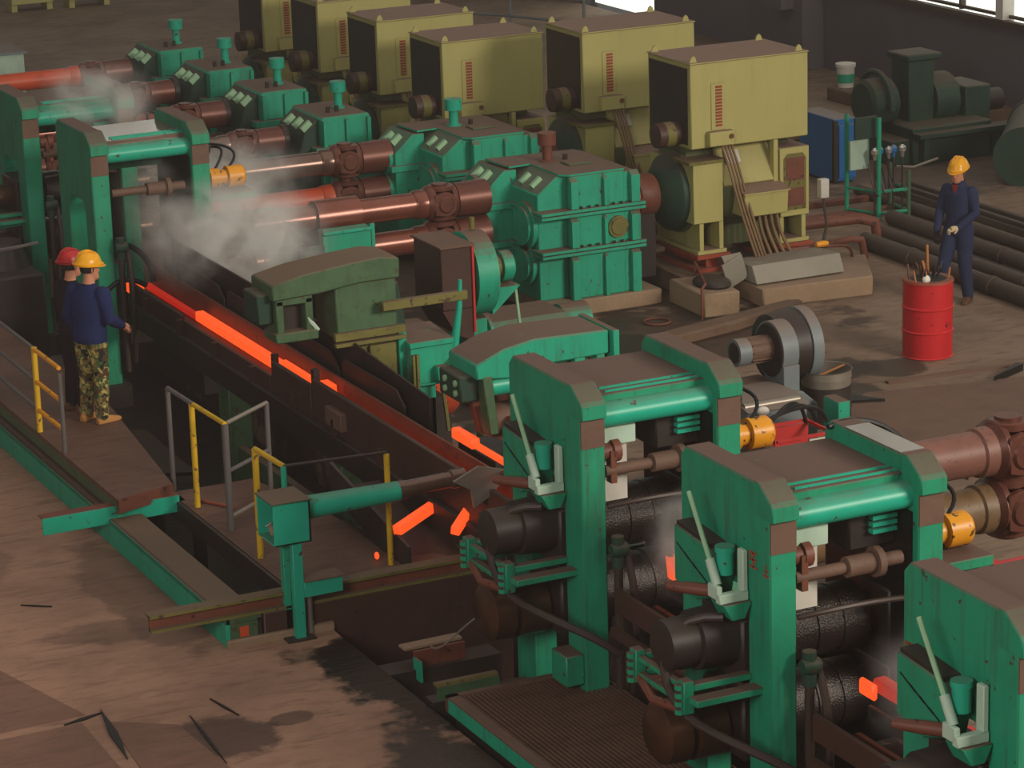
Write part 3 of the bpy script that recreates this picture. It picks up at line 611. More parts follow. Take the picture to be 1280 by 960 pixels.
# ------------------------------------------------------------------ cardan shafts from the gearboxes to the stands
def cardan(x0, x1, y, z, r, label, mat='shaft', j0=True, j1=True, sag=0.0):
    t = thing('cardan_shaft', label, 'shaft', ((x0+x1)/2, y, z), 'cardan shafts')
    jl = .42
    a = x0+(jl+.25 if j0 else .0); b = x1-(jl+.3 if j1 else 0)
    obj('tube', MB().lathe((a, y, z), (b, y, z), [(0, r*1.12), (.04, r*1.12), (.05, r), (.93, r), (.94, r*1.12), (1, r*1.15)], 22), mat, t)
    def joint(xa, xe):
        obj('flange', MB().lathe((xa, y, z), (xa+.10, y, z), [(0, r*1.15), (.5, r*1.4), (1, r*1.4)], 22), 'joint', t)
        obj('flange', MB().lathe((xe-.10, y, z), (xe, y, z), [(0, r*1.4), (.5, r*1.4), (1, r*1.15)], 22), 'joint', t)
        xm = (xa+xe)/2
        for s in (-1, 1):
            obj('yoke', MB().prism([(xa+.06, z-r*.8)]+[(xm+r*.98*cos(a_), z+r*.98*sin(a_)) for a_ in [radians(d_) for d_ in range(-110, 111, 20)]]+[(xa+.06, z+r*.8)], 'y', y+s*r*.95, y+s*r*1.38), 'joint', t, .01)
            obj('bearing', MB().lathe((xm, y+s*r*1.0, z), (xm, y+s*r*1.52, z), [(0, r*.68), (.75, r*.68), (1, r*.56)], 18), 'joint', t)
            obj('yoke', MB().prism([(xe-.06, y-r*.8)]+[(xm-r*.98*cos(a_), y+r*.98*sin(a_)) for a_ in [radians(d_) for d_ in range(-110, 111, 20)]]+[(xe-.06, y+r*.8)], 'z', z+s*r*.95, z+s*r*1.35), 'joint', t, .01)
            obj('bearing', MB().lathe((xm, y, z+s*r*.9), (xm, y, z+s*r*1.5), [(0, r*.62), (1, r*.6)], 16), 'joint', t)
    if j0: joint(x0+.2, x0+.2+jl); obj('hub', MB().lathe((x0-.1, y, z), (x0+.22, y, z), [(0, r*1.05), (1, r*1.05)], 20), 'joint', t)
    if j1:
        joint(x1-.3-jl, x1-.3)
        hb = MB().lathe((x1-.32, y, z), (x1+.1, y, z), [(0, r*1.35), (1, r*1.4)], 22)
        obj('hub', hb, 'joint', t)
    return t
cardan(11.15, 14.78, 32.2, 1.42, .155, 'upper red-brown cardan shaft to the nearest large gearbox, polished middle')
cardan(11.15, 14.78, 32.2, .98, .155, 'lower red-brown cardan shaft to the nearest large gearbox')
cardan(11.15, 14.78, 35.2, 1.42, .155, 'upper grey-brown cardan shaft to the second large gearbox, seen through steam', 'shaftgrey')
cardan(11.15, 14.78, 35.2, .95, .155, 'lower orange-brown cardan shaft to the second large gearbox', 'orange')
cardan(10.6, 14.08, 37.12, 1.40, .13, 'grey-brown cardan shaft to the third gearbox', 'shaftgrey')
cardan(10.6, 14.08, 37.12, .95, .13, 'lower dull cardan shaft to the third gearbox', 'joint')
cardan(10.6, 14.08, 39.4, 1.40, .14, 'upper reddish cardan shaft to the fourth gearbox', 'shaft')
cardan(10.6, 14.08, 39.4, .95, .13, 'lower orange cardan shaft to the fourth gearbox', 'orange')
cardan(10.6, 14.08, 41.55, 1.40, .13, 'reddish cardan shaft to the fifth gearbox', 'shaft')
cardan(10.6, 14.08, 43.7, 1.40, .14, 'orange-red cardan shaft to the last gearbox at the far end', 'orange')
# drive of the near stand, running out of the frame at the right
cardan(11.15, 14.45, 19.82, 1.62, .19, 'upper thick reddish cardan shaft at the right edge behind the near stands', 'shaftdull')
cardan(11.15, 14.45, 19.82, 1.12, .19, 'lower thick olive-brown cardan shaft at the right edge', 'oliverust')
cardan(11.15, 14.4, 17.0, 1.62, .19, 'red cardan shaft low at the right edge behind the third near stand', 'crate')
cardan(11.15, 14.4, 17.0, 1.10, .19, 'lower cardan shaft at the right edge under the red one', 'joint')

# ------------------------------------------------------------------ slab, tray and pedestals in front of the nearest motor
tag(obj('foundation_slab', MB().prism([(17.72, 30.35), (19.2, 30.2), (19.75, 31.25), (17.75, 31.3)], 'z', 0, .25), 'concrete', None, .02), 'broad sunlit concrete slab in front of the nearest motor', 'slab')
tag(obj('pedestal', MB().prism([(16.88, 30.32), (17.35, 30.27), (17.5, 31.2), (16.9, 31.25)], 'z', 0, .30), 'concrete', None, .02), 'small concrete pedestal with a dark greasy top left of the slab', 'pedestal')
t = thing('grease_heap', 'dark lump of greasy debris lying on top of the small pedestal', 'debris', (17.2, 30.75, .3))
obj('body', MB().ell((17.2, 30.7, .33), .22, .3, .09), 'dark', t)
t = thing('cable_cover', 'long grey cement cable cover lying on the concrete slab', 'cover', (18.3, 30.75, .25))
obj('body', MB().prism([(30.50, .27), (30.62, .49), (31.15, .46), (31.15, .28)], 'x', 17.72, 18.98), 'cement', t, .008)
t = thing('cement_sheet', 'square grey cement panel leaning against the left end of the cable cover', 'panel', (17.55, 30.8, .25))
obj('body', MB().box(17.36, 17.66, 30.66, 30.69, .25, .62, ry=-.42, rx=.25), 'cement', t, .004)
t = thing('cement_sheet', 'small bright panel propped against the red foot of the nearest motor', 'panel', (17.65, 31.2, .28))
obj('body', MB().prism([(17.62, .5), (17.9, .52), (17.72, .3)], 'y', 31.2, 31.22), 'cement', t)
t = thing('pipe_loop', 'thin bent pipe loop standing around the small pedestal', 'pipe', (16.85, 30.7, 0))
obj('body', MB().tube([(16.84, 30.3, 0), (16.84, 30.3, .38), (16.9, 30.32, .43), (17.3, 31.3, .45), (17.3, 31.35, .0)], .018, 8), 'rust', t)
t = thing('pipe_loop', 'small hooked pipe in front of the nearest motor by the orange tape', 'pipe', (18.6, 31.0, 0))
obj('body', MB().tube(bez((18.2, 31.28, .3), (18.3, 31.26, .5), (19.0, 31.2, .45), (19.3, 31.2, .42))+bez((19.3, 31.2, .42), (19.55, 31.2, .42), (19.55, 31.2, .3), (19.5, 31.2, 0), 6)[1:], .02, 8), 'rust', t)
tag(obj('tape_roll', MB().lathe((18.93, 31.1, .50), (19.1, 31.1, .50), [(0, .03), (.3, .04), (.7, .04), (1, .03)], 12), 'orangeyel', None), 'small orange bottle lying at the back of the cable cover', 'bottle')
# low broken kerb
tag(obj('broken_kerb', MB().prism([(15.9, 29.3), (16.9, 29.55), (18.1, 30.02), (17.9, 30.12), (16.9, 29.85), (15.9, 29.6)], 'z', 0, .15), 'concdark', None, .03), 'low broken concrete kerb crossing the floor behind the grey blowers', 'kerb')
t = thing('floor_debris', 'thin rusty ring lying on the oily floor in front of the gearbox', 'debris', (16.3, 30.4, 0))
obj('body', MB().tube([(16.3+.16*cos(a), 30.45+.16*sin(a), .02) for a in [2*pi*k/20 for k in range(21)]], .014, 6, False), 'rust', t)
# ------------------------------------------------------------------ rolling stands
def housing(x0, x1, yc):
    o = [(-.62, -.2), (-.62, 2.69), (-.62, 2.81), (-.47, 2.93), (.55, 2.93), (.62, 2.86), (.62, -.2), (.30, -.2), (.30, 2.02), (.24, 2.12), (-.26, 2.12), (-.32, 2.02), (-.32, -.2)]
    return MB().prism([(yc+a, b) for a, b in o], 'x', x0, x1)
def stand(yc, label):
    t = thing('rolling_stand', label, 'rolling stand', (10.3, yc, -.2), 'green rolling stands')
    Y = lambda d: yc+d
    for nm, x0, x1 in (('near', 9.60, 9.81), ('far', 10.79, 11.0)):
        h = obj('housing', housing(x0, x1, yc), 'stand', t, .012)
        c = MB().prism([(Y(-.66), 2.69), (Y(-.66), 2.80), (Y(-.63), 2.83), (Y(-.47), 2.936), (Y(-.40), 2.936), (Y(-.40), 2.69)], 'x', x0-.002, x1+.002)
        obj('cap', c, 'stand', h, .008)
        tag(obj('front_wear_plate', MB().box(x0+.005, x1-.005, Y(-.628), Y(-.61), 2.46, 2.69), 'plank', h), 'bare dirty patch under the cap')
        obj('foot', MB().box(x0-.06, x1+.06, Y(-.75), Y(.75), -.2, .05), 'dark', h)
        obj('foot_block', MB().box(x0-.16, x0, Y(-.60), Y(-.34), .55, .80), 'stand', h, .01)
    # top cross plate with its rounded front edge
    obj('top_plate', MB().box(9.80, 10.80, Y(-.42), Y(.56), 2.72, 2.80), 'stand', t, .008)
    obj('front_nose', MB().lathe((9.80, Y(-.47), 2.655), (10.80, Y(-.47), 2.655), [(0, .095), (1, .095)], 18).box(9.8, 10.8, Y(-.48), Y(-.3), 2.58, 2.75), 'teal', t)
    for dy in (-.36, -.26): obj('edge_strip', MB().box(9.95, 10.78, Y(dy)-.008, Y(dy)+.008, 2.80, 2.816), 'teal', t)
    obj('rear_tie', MB().box(9.8, 10.8, Y(.40), Y(.55), 2.3, 2.66), 'stand', t, .01)
    # rolls, roll necks and chocks
    for z in (1.66, 1.08):
        r = obj('roll', MB().lathe((9.95, yc, z), (10.65, yc, z), [(0, .16), (.02, .25), (.3, .25), (.31, .24), (.38, .24), (.39, .25), (.6, .25), (.61, .24), (.68, .24), (.69, .25), (.98, .25), (1, .16)], 32), 'wet', t)
        obj('roll_neck', MB().lathe((9.2, yc, z), (11.3, yc, z), [(0, .15), (1, .15)], 20), 'bronze', r)
        for x0, x1 in ((9.56, 9.84), (10.76, 11.04)):
            obj('chock', MB().prism([(Y(-.30), z-.24), (Y(-.30), z+.24), (Y(.28), z+.24), (Y(.28), z-.24)], 'x', x0, x1), 'dark', t, .02)
    obj('roll_end', MB().lathe((9.04, yc-.06, 1.73), (9.58, yc-.06, 1.73), [(0, .14), (.04, .18), (.45, .185), (.47, .215), (.97, .225), (1, .2)], 30), 'dark', t)
    obj('roll_end', MB().lathe((9.04, yc+.04, 1.04), (9.58, yc+.04, 1.04), [(0, .18), (.06, .225), (.36, .235), (.38, .19), (.46, .19), (.48, .235), (.9, .235), (1, .18)], 30), 'bronze', t)
    # clamp brackets between the two roll ends
    br = MB()
    for z in (1.38, 1.50):
        br.box(9.08, 9.13, Y(-.34), Y(.40), z-.02, z+.02).box(9.08, 9.6, Y(-.36), Y(-.28), z-.025, z+.025).box(9.08, 9.6, Y(.34), Y(.42), z-.025, z+.025)
    obj('clamp_frame', br, 'stand', t, .006)
    for dy in (-.32, .38):
        obj('clamp_post', MB().box(9.06, 9.14, Y(dy)-.05, Y(dy)+.05, 1.32, 1.56), 'stand', t, .006)
        nb = MB()
        for z in (1.32, 1.38, 1.44, 1.50): nb.cyl((9.05, Y(dy), z), (9.05, Y(dy), z+.035), .035, n=8)
        obj('nut', nb, 'stand', t)
    obj('link_bar', MB().tube([(9.1, Y(.36), 1.36), (9.03, Y(.02), 1.31), (9.1, Y(-.30), 1.33)], .035, 8), 'rust', t)
    obj('side_arm', MB().box(9.08, 9.62, Y(-.52), Y(-.40), 1.42, 1.47), 'stand', t, .006)
    # screw-down lever box on the operator side
    bx = obj('lever_box', MB().prism([(Y(.48), 1.98), (Y(.48), 2.40), (Y(-.04), 2.36), (Y(-.17), 2.26), (Y(-.10), 2.02), (Y(.18), 1.92)], 'x', 9.46, 9.60), 'stand', t, .012)
    obj('cover', MB().prism([(Y(.45), 2.402), (Y(.45), 2.43), (Y(-.02), 2.39), (Y(-.04), 2.362)], 'x', 9.47, 9.6), 'dark', bx)
    sl = MB()
    for k in range(1, 5): sl.box(9.455, 9.465, Y(.40-.10*k)-.05, Y(.50-.11*k)+.05, 2.27-.04*k, 2.28-.04*k, rx=.4)
    obj('slot', sl, 'black', bx)
    obj('oil_cup', MB().lathe((9.50, Y(-.18), 2.22), (9.50, Y(-.18), 2.42), [(0, .06), (.8, .06), (.8, .07), (1, .07)], 14), 'teal', t)
    lv = obj('lever', MB().tube([(9.40, Y(-.19), 2.26), (9.40, Y(.14), 2.74)], .018, 8), 'palegreen', t)
    obj('lever_socket', MB().tube([(9.40, Y(-.245), 2.17), (9.40, Y(-.145), 2.33)], .034, 10), 'mint', lv)
    ck = MB().box(9.36, 9.40, Y(-.32), Y(-.18), 2.08, 2.18).box(9.55, 9.59, Y(-.34), Y(-.26), 2.04, 2.42).box(9.36, 9.59, Y(-.35), Y(-.29), 2.06, 2.13)
    obj('clevis', ck, 'mint', t, .006)
    obj('clevis_foot', MB().prism([(9.38, 2.06), (9.60, 2.06), (9.54, 1.94), (9.44, 1.94)], 'y', Y(-.38), Y(-.18)), 'stand', t, .006)
    obj('cross_shaft', MB().lathe((9.22, Y(.15), 2.08), (9.48, Y(-.12), 2.07), [(0, .028), (.1, .035), (.5, .045), (1, .045)], 12), 'rust', t)
    # screw gear between the housings
    obj('screw_box', MB().box(10.40, 10.78, Y(-.34), Y(.1), 2.26, 2.62), 'dark', t, .015)
    fn = MB()
    for k in range(3): fn.box(10.56, 10.76, Y(-.40), Y(-.34), 2.38+.05*k, 2.41+.05*k)
    obj('fin', fn, 'teal', t)
    obj('screw_shaft', MB().lathe((9.86, Y(-.50), 2.22), (10.72, Y(-.50), 2.22), [(0, .045), (.48, .045), (.48, .075), (.74, .075), (.74, .11), (.8, .11), (.8, .05), (1, .05)], 16), 'plank', t)
    obj('screw_nut', MB().lathe((9.84, Y(-.46), 2.36), (10.0, Y(-.46), 2.36), [(0, .07), (.6, .07), (.6, .09), (1, .09)], 12).box(9.90, 9.95, Y(-.54), Y(-.46), 2.12, 2.38), 'rust', t)
    obj('splash_panel', MB().box(9.82, 10.13, Y(-.36), Y(-.33), 1.92, 2.36), 'white', t)
    obj('splash_shelf', MB().box(9.82, 10.16, Y(-.46), Y(-.24), 2.40, 2.55), 'mint', t, .006)
    obj('inner_dark_sheet', MB().box(10.775, 10.789, Y(-.55), Y(.58), .1, 2.55), 'black', t)  # Black sheet added to darken the greasy inner face and space inside
    # spray pipe, hoses
    obj('spray_pipe', MB().tube(bez((9.85, Y(-.56), 1.95), (10.1, Y(-.66), 2.0), (10.5, Y(-.6), 1.98), (10.82, Y(-.5), 1.9)), .022, 8), 'hose', t)
    obj('drain_pipe', MB().tube([(9.86, Y(-.70), .2), (9.86, Y(-.70), 1.62)], .035, 10), 'hose', t)
    obj('valve', MB().lathe((9.80, Y(-.70), 1.64), (9.94, Y(-.70), 1.64), [(0, .05), (.3, .07), (.7, .07), (1, .05)], 10).cyl((9.86, Y(-.7), 1.5), (9.86, Y(-.7), 1.75), .05), 'darkgreen', t)
    obj('water_hose', MB().tube(bez((9.95, Y(-.66), 1.6), (9.9, Y(-1.0), 1.3), (9.9, Y(-.9), .7), (9.95, Y(-.7), .3)), .03, 8), 'hose', t)
    # entry guide behind
    obj('guide_box', MB().box(9.98, 10.6, Y(.66), Y(.95), 1.20, 1.42), 'dark', t, .01)
    obj('guide_plate', MB().prism([(Y(.45), 1.1), (Y(1.05), 1.0), (Y(1.05), 1.06), (Y(.45), 1.2)], 'x', 9.86, 10.7), 'wet', t)
    # hydraulic fitting on the drive side
    hy = obj('hydraulic_cylinder', MB().lathe((11.0, Y(.0), 2.14), (11.62, Y(.0), 2.14), [(0, .08), (.3, .08), (.31, .12), (.5, .12), (.51, .09), (.65, .09), (.66, .13), (.95, .13), (1, .10)], 18), 'orangeyel', t)
    obj('bracket', MB().box(11.0, 11.66, Y(-.28), Y(.2), 1.92, 2.0), 'stand', hy, .008)
    for k in range(3):
        obj('hose', MB().tube(bez((11.12+.14*k, Y(.0), 2.22), (11.25+.2*k, Y(.0), 2.60-.1*k), (11.45+.1*k, Y(.3), 2.5), (11.02, Y(.40), 2.3+.1*k)), .016, 7), 'black', hy)
    return t
def restain(o):
    return o
A = stand(19.82, 'green rolling stand in the middle, its top plate worn brown, grey blower just behind it')
dup(A, (0, -2.82, 0), 'green rolling stand second from the right, pale sheen patch on its far cap')
dup(A, (0, -5.70, 0), 'green rolling stand cut off by the lower right corner of the picture')
dup(A, (0, 11.98, 0), 'green rolling stand beside the two workers, steam drifting over its pale top')
dup(A, (0, 14.6, 0), 'green rolling stand at the left edge, furthest up the line')
for so in S.objects:
    if so.name.startswith('rolling_stand'):
        for ch in so.children:
            far = [c for c in ch.children if c.name.startswith('cap')]
            if so.name == 'rolling_stand.001' and ch.name.startswith('housing') and far and min(v.co.x for v in ch.data.vertices) > 0:
                for q in (far[0], ch): q.material_slots[0].link = 'OBJECT'
                far[0].material_slots[0].material = MT['stand']; ch.material_slots[0].material = MT['stand']
                sh = obj('sheen_sheet', MB().box(10.795, 10.995, 17.0-.38, 17.0+.35, 2.93, 2.936), 'worn'); sh.parent = ch; sh.location = -worldloc(so)  # Pale glossy sheet added where window sheen falls on the cap
                tag(sh, 'bare polished steel top')
            if so.name == 'rolling_stand.003' and ch.name.startswith('top_plate'):
                ch.material_slots[0].link = 'OBJECT'; ch.material_slots[0].material = MT['sheenplate']; tag(ch, 'top plate with window sheen put into its pale colour')  # Paler, glossier material stands in for window sheen on this plate
def strip(nm, prefixes):
    so = bpy.data.objects[nm]
    for ch in list(so.children):
        if any(ch.name.startswith(p) for p in prefixes):
            for g_ in list(ch.children): bpy.data.objects.remove(g_)
            bpy.data.objects.remove(ch)
strip('rolling_stand.003', ('roll', 'chock', 'clamp', 'nut', 'link_bar', 'side_arm', 'lever', 'clevis', 'oil_cup', 'cross_shaft', 'screw_box', 'fin', 'splash', 'guide', 'spray', 'screw_nut'))
strip('rolling_stand.004', ('lever', 'clevis', 'oil_cup', 'cross_shaft', 'roll_end', 'splash'))
# operator-side hoses
for k, (dy, w) in enumerate(((0, 'middle stand with the worn top plate'), (-2.82, 'second stand from the right'))):
    yb = 19.82+dy
    tag(obj('roll_hose', MB().tube(bez((9.42, yb-.30, 1.95), (9.0, yb+.1, 1.95), (9.0, yb-.05, 1.35), (9.15, yb-.40, 1.25))+bez((9.15, yb-.40, 1.25), (9.35, yb-.75, 1.12), (9.5, yb-.9, 1.1), (9.72, yb-.98, .9))[1:], .032, 9), 'hose'), 'brown hose looping over the roll ends of the ' + w, 'hose')
tag(obj('air_hose', MB().tube(bez((10.75, 17.5, 2.9), (11.3, 17.6, 3.0), (11.55, 17.2, 2.6), (11.30, 17.05, 2.05)), .022, 8), 'black'), 'black hose arching over the far cap of the second stand from the right', 'hose')
tag(obj('air_hose', MB().tube(bez((9.85, 31.9, 1.5), (10.1, 31.5, 1.65), (10.25, 31.2, 1.5), (10.22, 31.1, 1.2)), .035, 8), 'black'), 'thick black hose arching to the glowing bar beside the workers', 'hose')
tag(obj('air_hose', MB().tube(bez((9.3, 31.0, .2), (9.5, 31.2, 1.3), (9.9, 31.2, 1.35), (10.15, 31.15, 1.15)), .03, 8), 'black'), 'black hose rising from the dark pit beside the workers', 'hose')

# red paint characters on two of the near housings
for (yc, zc, w) in ((16.60, 2.36, 'second stand from the right'), (14.66, 2.34, 'corner stand')):
    mk = MB()
    for (a, b, c_, d_) in ((-.05, .05, .05, .065), (-.045, .04, .0, .012), (-.055, .05, -.055, -.04), (-.008, .008, -.05, .06), (.035, .048, -.01, .05)):
        mk.box(9.594, 9.6, yc+a, yc+b, zc+c_, zc+d_)
    for (a, b, c_, d_) in ((-.04, .04, -.07, -.058), (-.006, .006, -.06, .02), (-.03, .0, -.03, -.018)):
        mk.box(9.594, 9.6, yc-.17+a, yc-.17+b, zc+c_, zc+d_)
    par = [q for q in bpy.data.objects['rolling_stand.001' if yc > 15 else 'rolling_stand.002'].children if q.name.startswith('housing')][0]
    o = obj('painted_mark', mk, 'redoxide'); o.parent = par; o.location = -worldloc(par); tag(o, 'small red painted characters')
# exit guides with hot bars between the near stands
for (yb, w) in ((17.0, 'between the middle and the second stand'), (14.12, 'between the second stand and the corner stand')):
    t = thing('guide_trough', 'rusty guide trough ' + w, 'guide', (10.2, yb+1.1, 1.0), 'guide troughs of the near stands')
    obj('side_plate', MB().box(10.14, 10.17, yb+.9, yb+1.88, 1.30, 1.40), 'dark', t)
    for x in (9.98, 10.42): obj('side_plate', MB().prism([(yb+.45, 1.28), (yb+1.75, 1.28), (yb+1.9, 1.18), (yb+1.9, 1.04), (yb+.45, 1.04)], 'x', x-.02, x+.02), 'rust', t)
    obj('bottom_plate', MB().box(9.98, 10.42, yb+.45, yb+1.9, 1.04, 1.07), 'dark', t)
    obj('support_bar', MB().box(9.55, 10.6, yb+.95, yb+1.07, .94, 1.03), 'rust', t, .01)
    obj('side_bar', MB().box(9.74, 9.78, yb+.9, yb+1.95, 1.20, 1.40), 'darkrust', t, .01)
    obj('side_bar', MB().box(9.66, 9.72, yb+.7, yb+1.9, 1.04, 1.12), 'darkrust', t, .01)
    obj('leg', MB().box(9.9, 10.5, yb+.9, yb+1.1, -.9, .94), 'dark', t)
tag(obj('hot_bar', MB().box(10.2, 10.27, 17.45, 18.97, 1.50, 1.56).box(10.2, 10.27, 18.89, 18.97, 1.39, 1.56), 'hot', None, .015), 'short glowing hooked bar end entering the second stand from the right', 'hot bar', 'glowing steel')
tag(obj('hot_bar', MB().box(10.25, 10.36, 14.70, 16.12, 1.44, 1.54), 'warm', None, .015), 'dull red bar entering the corner stand', 'hot bar', 'glowing steel')
tag(obj('hot_bar', MB().box(10.20, 10.245, 16.03, 16.22, 1.40, 1.52), 'hot', None, .015), 'square glowing bar face in front of the corner stand', 'hot bar', 'glowing steel')

# ------------------------------------------------------------------ roller trough with the long hot bar
t = thing('bar_trough', 'long dark steel trough carrying the glowing bar towards the middle stand', 'trough', (10.2, 26, -.9))
obj('bottom_plate', MB().box(10.02, 10.30, 21.3, 31.3, 1.04, 1.08), 'rust', t)
for (ya, yb, zt) in ((21.3, 25.75, 1.38), (25.8, 26.85, 1.30), (26.9, 29.5, 1.14), (29.55, 31.3, 1.18)):
    obj('near_side_plate', MB().box(9.99, 10.04, ya, yb, .82, zt), 'darkrust', t, .006)
obj('back_plate', MB().box(10.27, 10.30, 21.3, 31.3, 1.0, 1.36), 'rust', t, .006)
for k in range(4):
    ya = 24.3+1.6*k
    obj('splash_plate', MB().prism([(ya, 1.25), (ya, 1.40), (ya+.2, 1.53), (ya+1.45, 1.53), (ya+1.52, 1.46), (ya+1.52, 1.25)], 'x', 10.335, 10.355), 'dark', t, .004)
obj('rear_board', MB().prism([(23.9, 1.15), (23.9, 1.58), (25.8, 1.70), (31.0, 1.70), (31.0, 1.15)], 'x', 10.42, 10.445).box(10.28, 10.44, 23.9, 31.0, 1.15, 1.18), 'dark', t, .004)
obj('side_beam', MB().box(9.93, 9.99, 21.3, 31.2, .72, .98), 'dark', t, .006)
for k in range(9): obj('stiffener', MB().box(9.93, 9.99, 21.8+1.1*k, 21.85+1.1*k, .98, 1.14), 'darkrust', t)
obj('latch', MB().box(9.93, 10.0, 24.9, 25.3, 1.06, 1.24), 'plank', t, .01)
obj('post', MB().box(10.02, 10.08, 25.76, 25.84, 1.1, 1.46), 'dark', t)
obj('post', MB().box(10.02, 10.08, 26.86, 26.92, 1.1, 1.36), 'dark', t)
for k, y in enumerate((22.6, 24.6, 25.4, 28.5)):
    obj('leg', MB().box(10.05, 10.3, y-.16, y+.16, -.9, 1.0), 'oldgreen', t, .01)
obj('leg_brace', MB().box(10.12, 10.2, 22.6, 28.5, -.2, .0), 'oldgreen', t)
tag(obj('hot_bar', MB().box(10.12, 10.22, 26.9, 29.45, 1.12, 1.23).box(10.15, 10.20, 25.6, 26.95, 1.14, 1.27).box(10.09, 10.2, 25.62, 25.84, 1.14, 1.33), 'hot', None, .012), 'long glowing orange bar lying in the trough in front of the workers', 'hot bar', 'glowing steel')
tag(obj('hot_bar', MB().box(10.12, 10.2, 21.45, 25.55, 1.10, 1.17), 'hot', None, .012), 'glowing bar running hidden behind the trough side towards the middle stand', 'hot bar', 'glowing steel')
tag(obj('hot_bar', MB().box(10.15, 10.22, 29.5, 31.2, 1.10, 1.17), 'warm', None, .012), 'dull red bar end at the start of the trough', 'hot bar', 'glowing steel')
tag(obj('hot_bar', MB().prism([(10.03, 1.02), (10.13, 1.02), (10.14, 1.12), (10.04, 1.14)], 'y', 31.20, 31.6).box(10.04, 10.13, 31.2, 31.3, .78, .96).box(10.05, 10.12, 31.2, 31.3, .64, .73), 'hot', None), 'broken glowing piece dropping beside the stand of the workers', 'hot bar', 'glowing steel')
tag(obj('hot_bar', MB().box(10.41, 10.46, 22.1, 23.35, 1.35, 1.41).box(10.39, 10.48, 22.95, 23.38, 1.34, 1.44), 'hot', None, .012), 'glowing bar thick at its back end just before the middle stand', 'hot bar', 'glowing steel')
tag(obj('hot_bar', MB().box(10.28, 10.36, 20.7, 21.3, 1.26, 1.32), 'hot', None, .01), 'thin glowing end seen beside the lever box of the middle stand', 'hot bar', 'glowing steel')
c = MB(); c.tube([(9.45, 22.5, .88), (10.05, 22.93, .92)], .062, 4); tag(obj('cropped_end', c, 'hot', None, .008), 'cropped glowing bar end lying below the grey blade, long one', 'hot bar', 'glowing steel')
c = MB(); c.tube([(9.77, 21.98, .97), (10.02, 22.26, 1.02)], .058, 4); tag(obj('cropped_end', c, 'hot', None, .008), 'short cropped glowing end beside the roll end of the middle stand', 'hot bar', 'glowing steel')
tag(obj('ember', MB().ell((9.30, 22.62, .64), .022, .03, .035, 8, 6), 'hot'), 'small glowing ember by the yellow post foot', 'ember', 'glowing steel')
tag(obj('ember', MB().ell((8.98, 22.22, .64), .02, .02, .02, 8, 6), 'hot'), 'tiny glowing crumb on the front edge of the deck', 'ember', 'glowing steel')
# crop box under the cut ends
t = thing('crop_chute', 'dark crop chute under the cut bar ends', 'chute', (9.8, 22.7, 0))
obj('bed', MB().prism([(22.25, .55), (24.0, .85), (24.0, .80), (22.25, .50)], 'x', 9.47, 10.3), 'darkrust', t)
obj('cheek', MB().prism([(22.25, .5), (22.25, .8), (24.0, 1.1), (24.0, .8)], 'x', 9.44, 9.47), 'dark', t)
obj('leg', MB().box(9.6, 9.9, 22.6, 22.9, -.9, .55), 'dark', t)

# ------------------------------------------------------------------ crop shear beside the trough
t = thing('crop_shear', 'oily green crop shear with a long curved top arm behind the trough', 'shear', (11.1, 25.9, 0))
obj('top_arm', MB().prism([(9.62, 2.20), (9.62, 2.36), (9.95, 2.43), (10.45, 2.48), (10.75, 2.50), (10.95, 2.47), (10.95, 2.27), (10.55, 2.27), (10.1, 2.22)], 'y', 25.72, 26.28), 'oldgreen', t, .015)
obj('arm_nose', MB().box(9.50, 9.66, 25.82, 26.2, 1.96, 2.26), 'darkgreen', t, .015)
fr = MB().box(9.66, 9.74, 25.74, 26.0, 1.82, 2.20).box(9.96, 10.04, 25.74, 26.0, 1.82, 2.20).box(9.66, 10.04, 25.74, 26.0, 2.14, 2.22).box(9.64, 10.08, 25.72, 26.05, 1.78, 1.88)
obj('blade_frame', fr, 'oldgreen', t, .012)
obj('blade_holder', MB().box(9.74, 9.96, 25.85, 26.0, 1.86, 2.14), 'dark', t)
obj('stay', MB().tube([(9.98, 25.76, 2.0), (10.08, 25.74, 1.86)], .022, 6), 'mint', t)
obj('housing', MB().box(10.28, 10.92, 25.76, 26.3, 1.72, 2.27), 'oldgreen', t, .015)
obj('guard_bar', MB().box(10.24, 10.98, 25.70, 25.76, 1.72, 1.80).box(10.24, 10.98, 25.69, 25.75, 1.66, 1.70), 'olive', t, .005)
obj('lower_housing', MB().box(10.46, 10.92, 25.8, 26.35, 1.0, 1.72), 'olive', t, .015)
obj('inspection_plate', MB().box(10.62, 10.90, 25.76, 25.80, 1.12, 1.62), 'olive', t, .006)
obj('side_column', MB().box(10.92, 11.0, 25.74, 26.3, 1.0, 1.72), 'green', t, .006)
obj('base', MB().box(10.5, 11.4, 25.75, 26.6, -.9, 1.0), 'dark', t)
bm_ = MB().box(10.72, 11.62, 25.62, 25.70, 1.98, 2.07); obj('tie_bar', bm_, 'olive', t, .006)
obj('pull_rod', MB().tube([(11.56, 25.66, 2.18), (11.54, 25.66, 1.9), (11.48, 25.68, 1.5), (11.47, 25.7, 1.32)], [.02, .03, .045, .05], 10), 'teal', t)
tr = MB().box(11.0, 11.52, 25.65, 25.70, 1.18, 1.56).box(11.0, 11.5, 25.65, 26.2, 1.16, 1.20).prism([(25.62, 1.56), (25.62, 1.62), (26.2, 1.66), (26.2, 1.60)], 'x', 10.98, 11.46)
obj('valve_tray', tr, 'green', t, .008)
obj('valve_block', MB().box(11.24, 11.44, 25.55, 25.65, 1.22, 1.36), 'green', t, .008)
obj('rod_eye', MB().lathe((11.47, 25.55, 1.32), (11.47, 25.75, 1.32), [(0, .11), (1, .11)], 16).box(11.42, 11.62, 25.54, 25.62, 1.14, 1.28), 'green', t, .006)
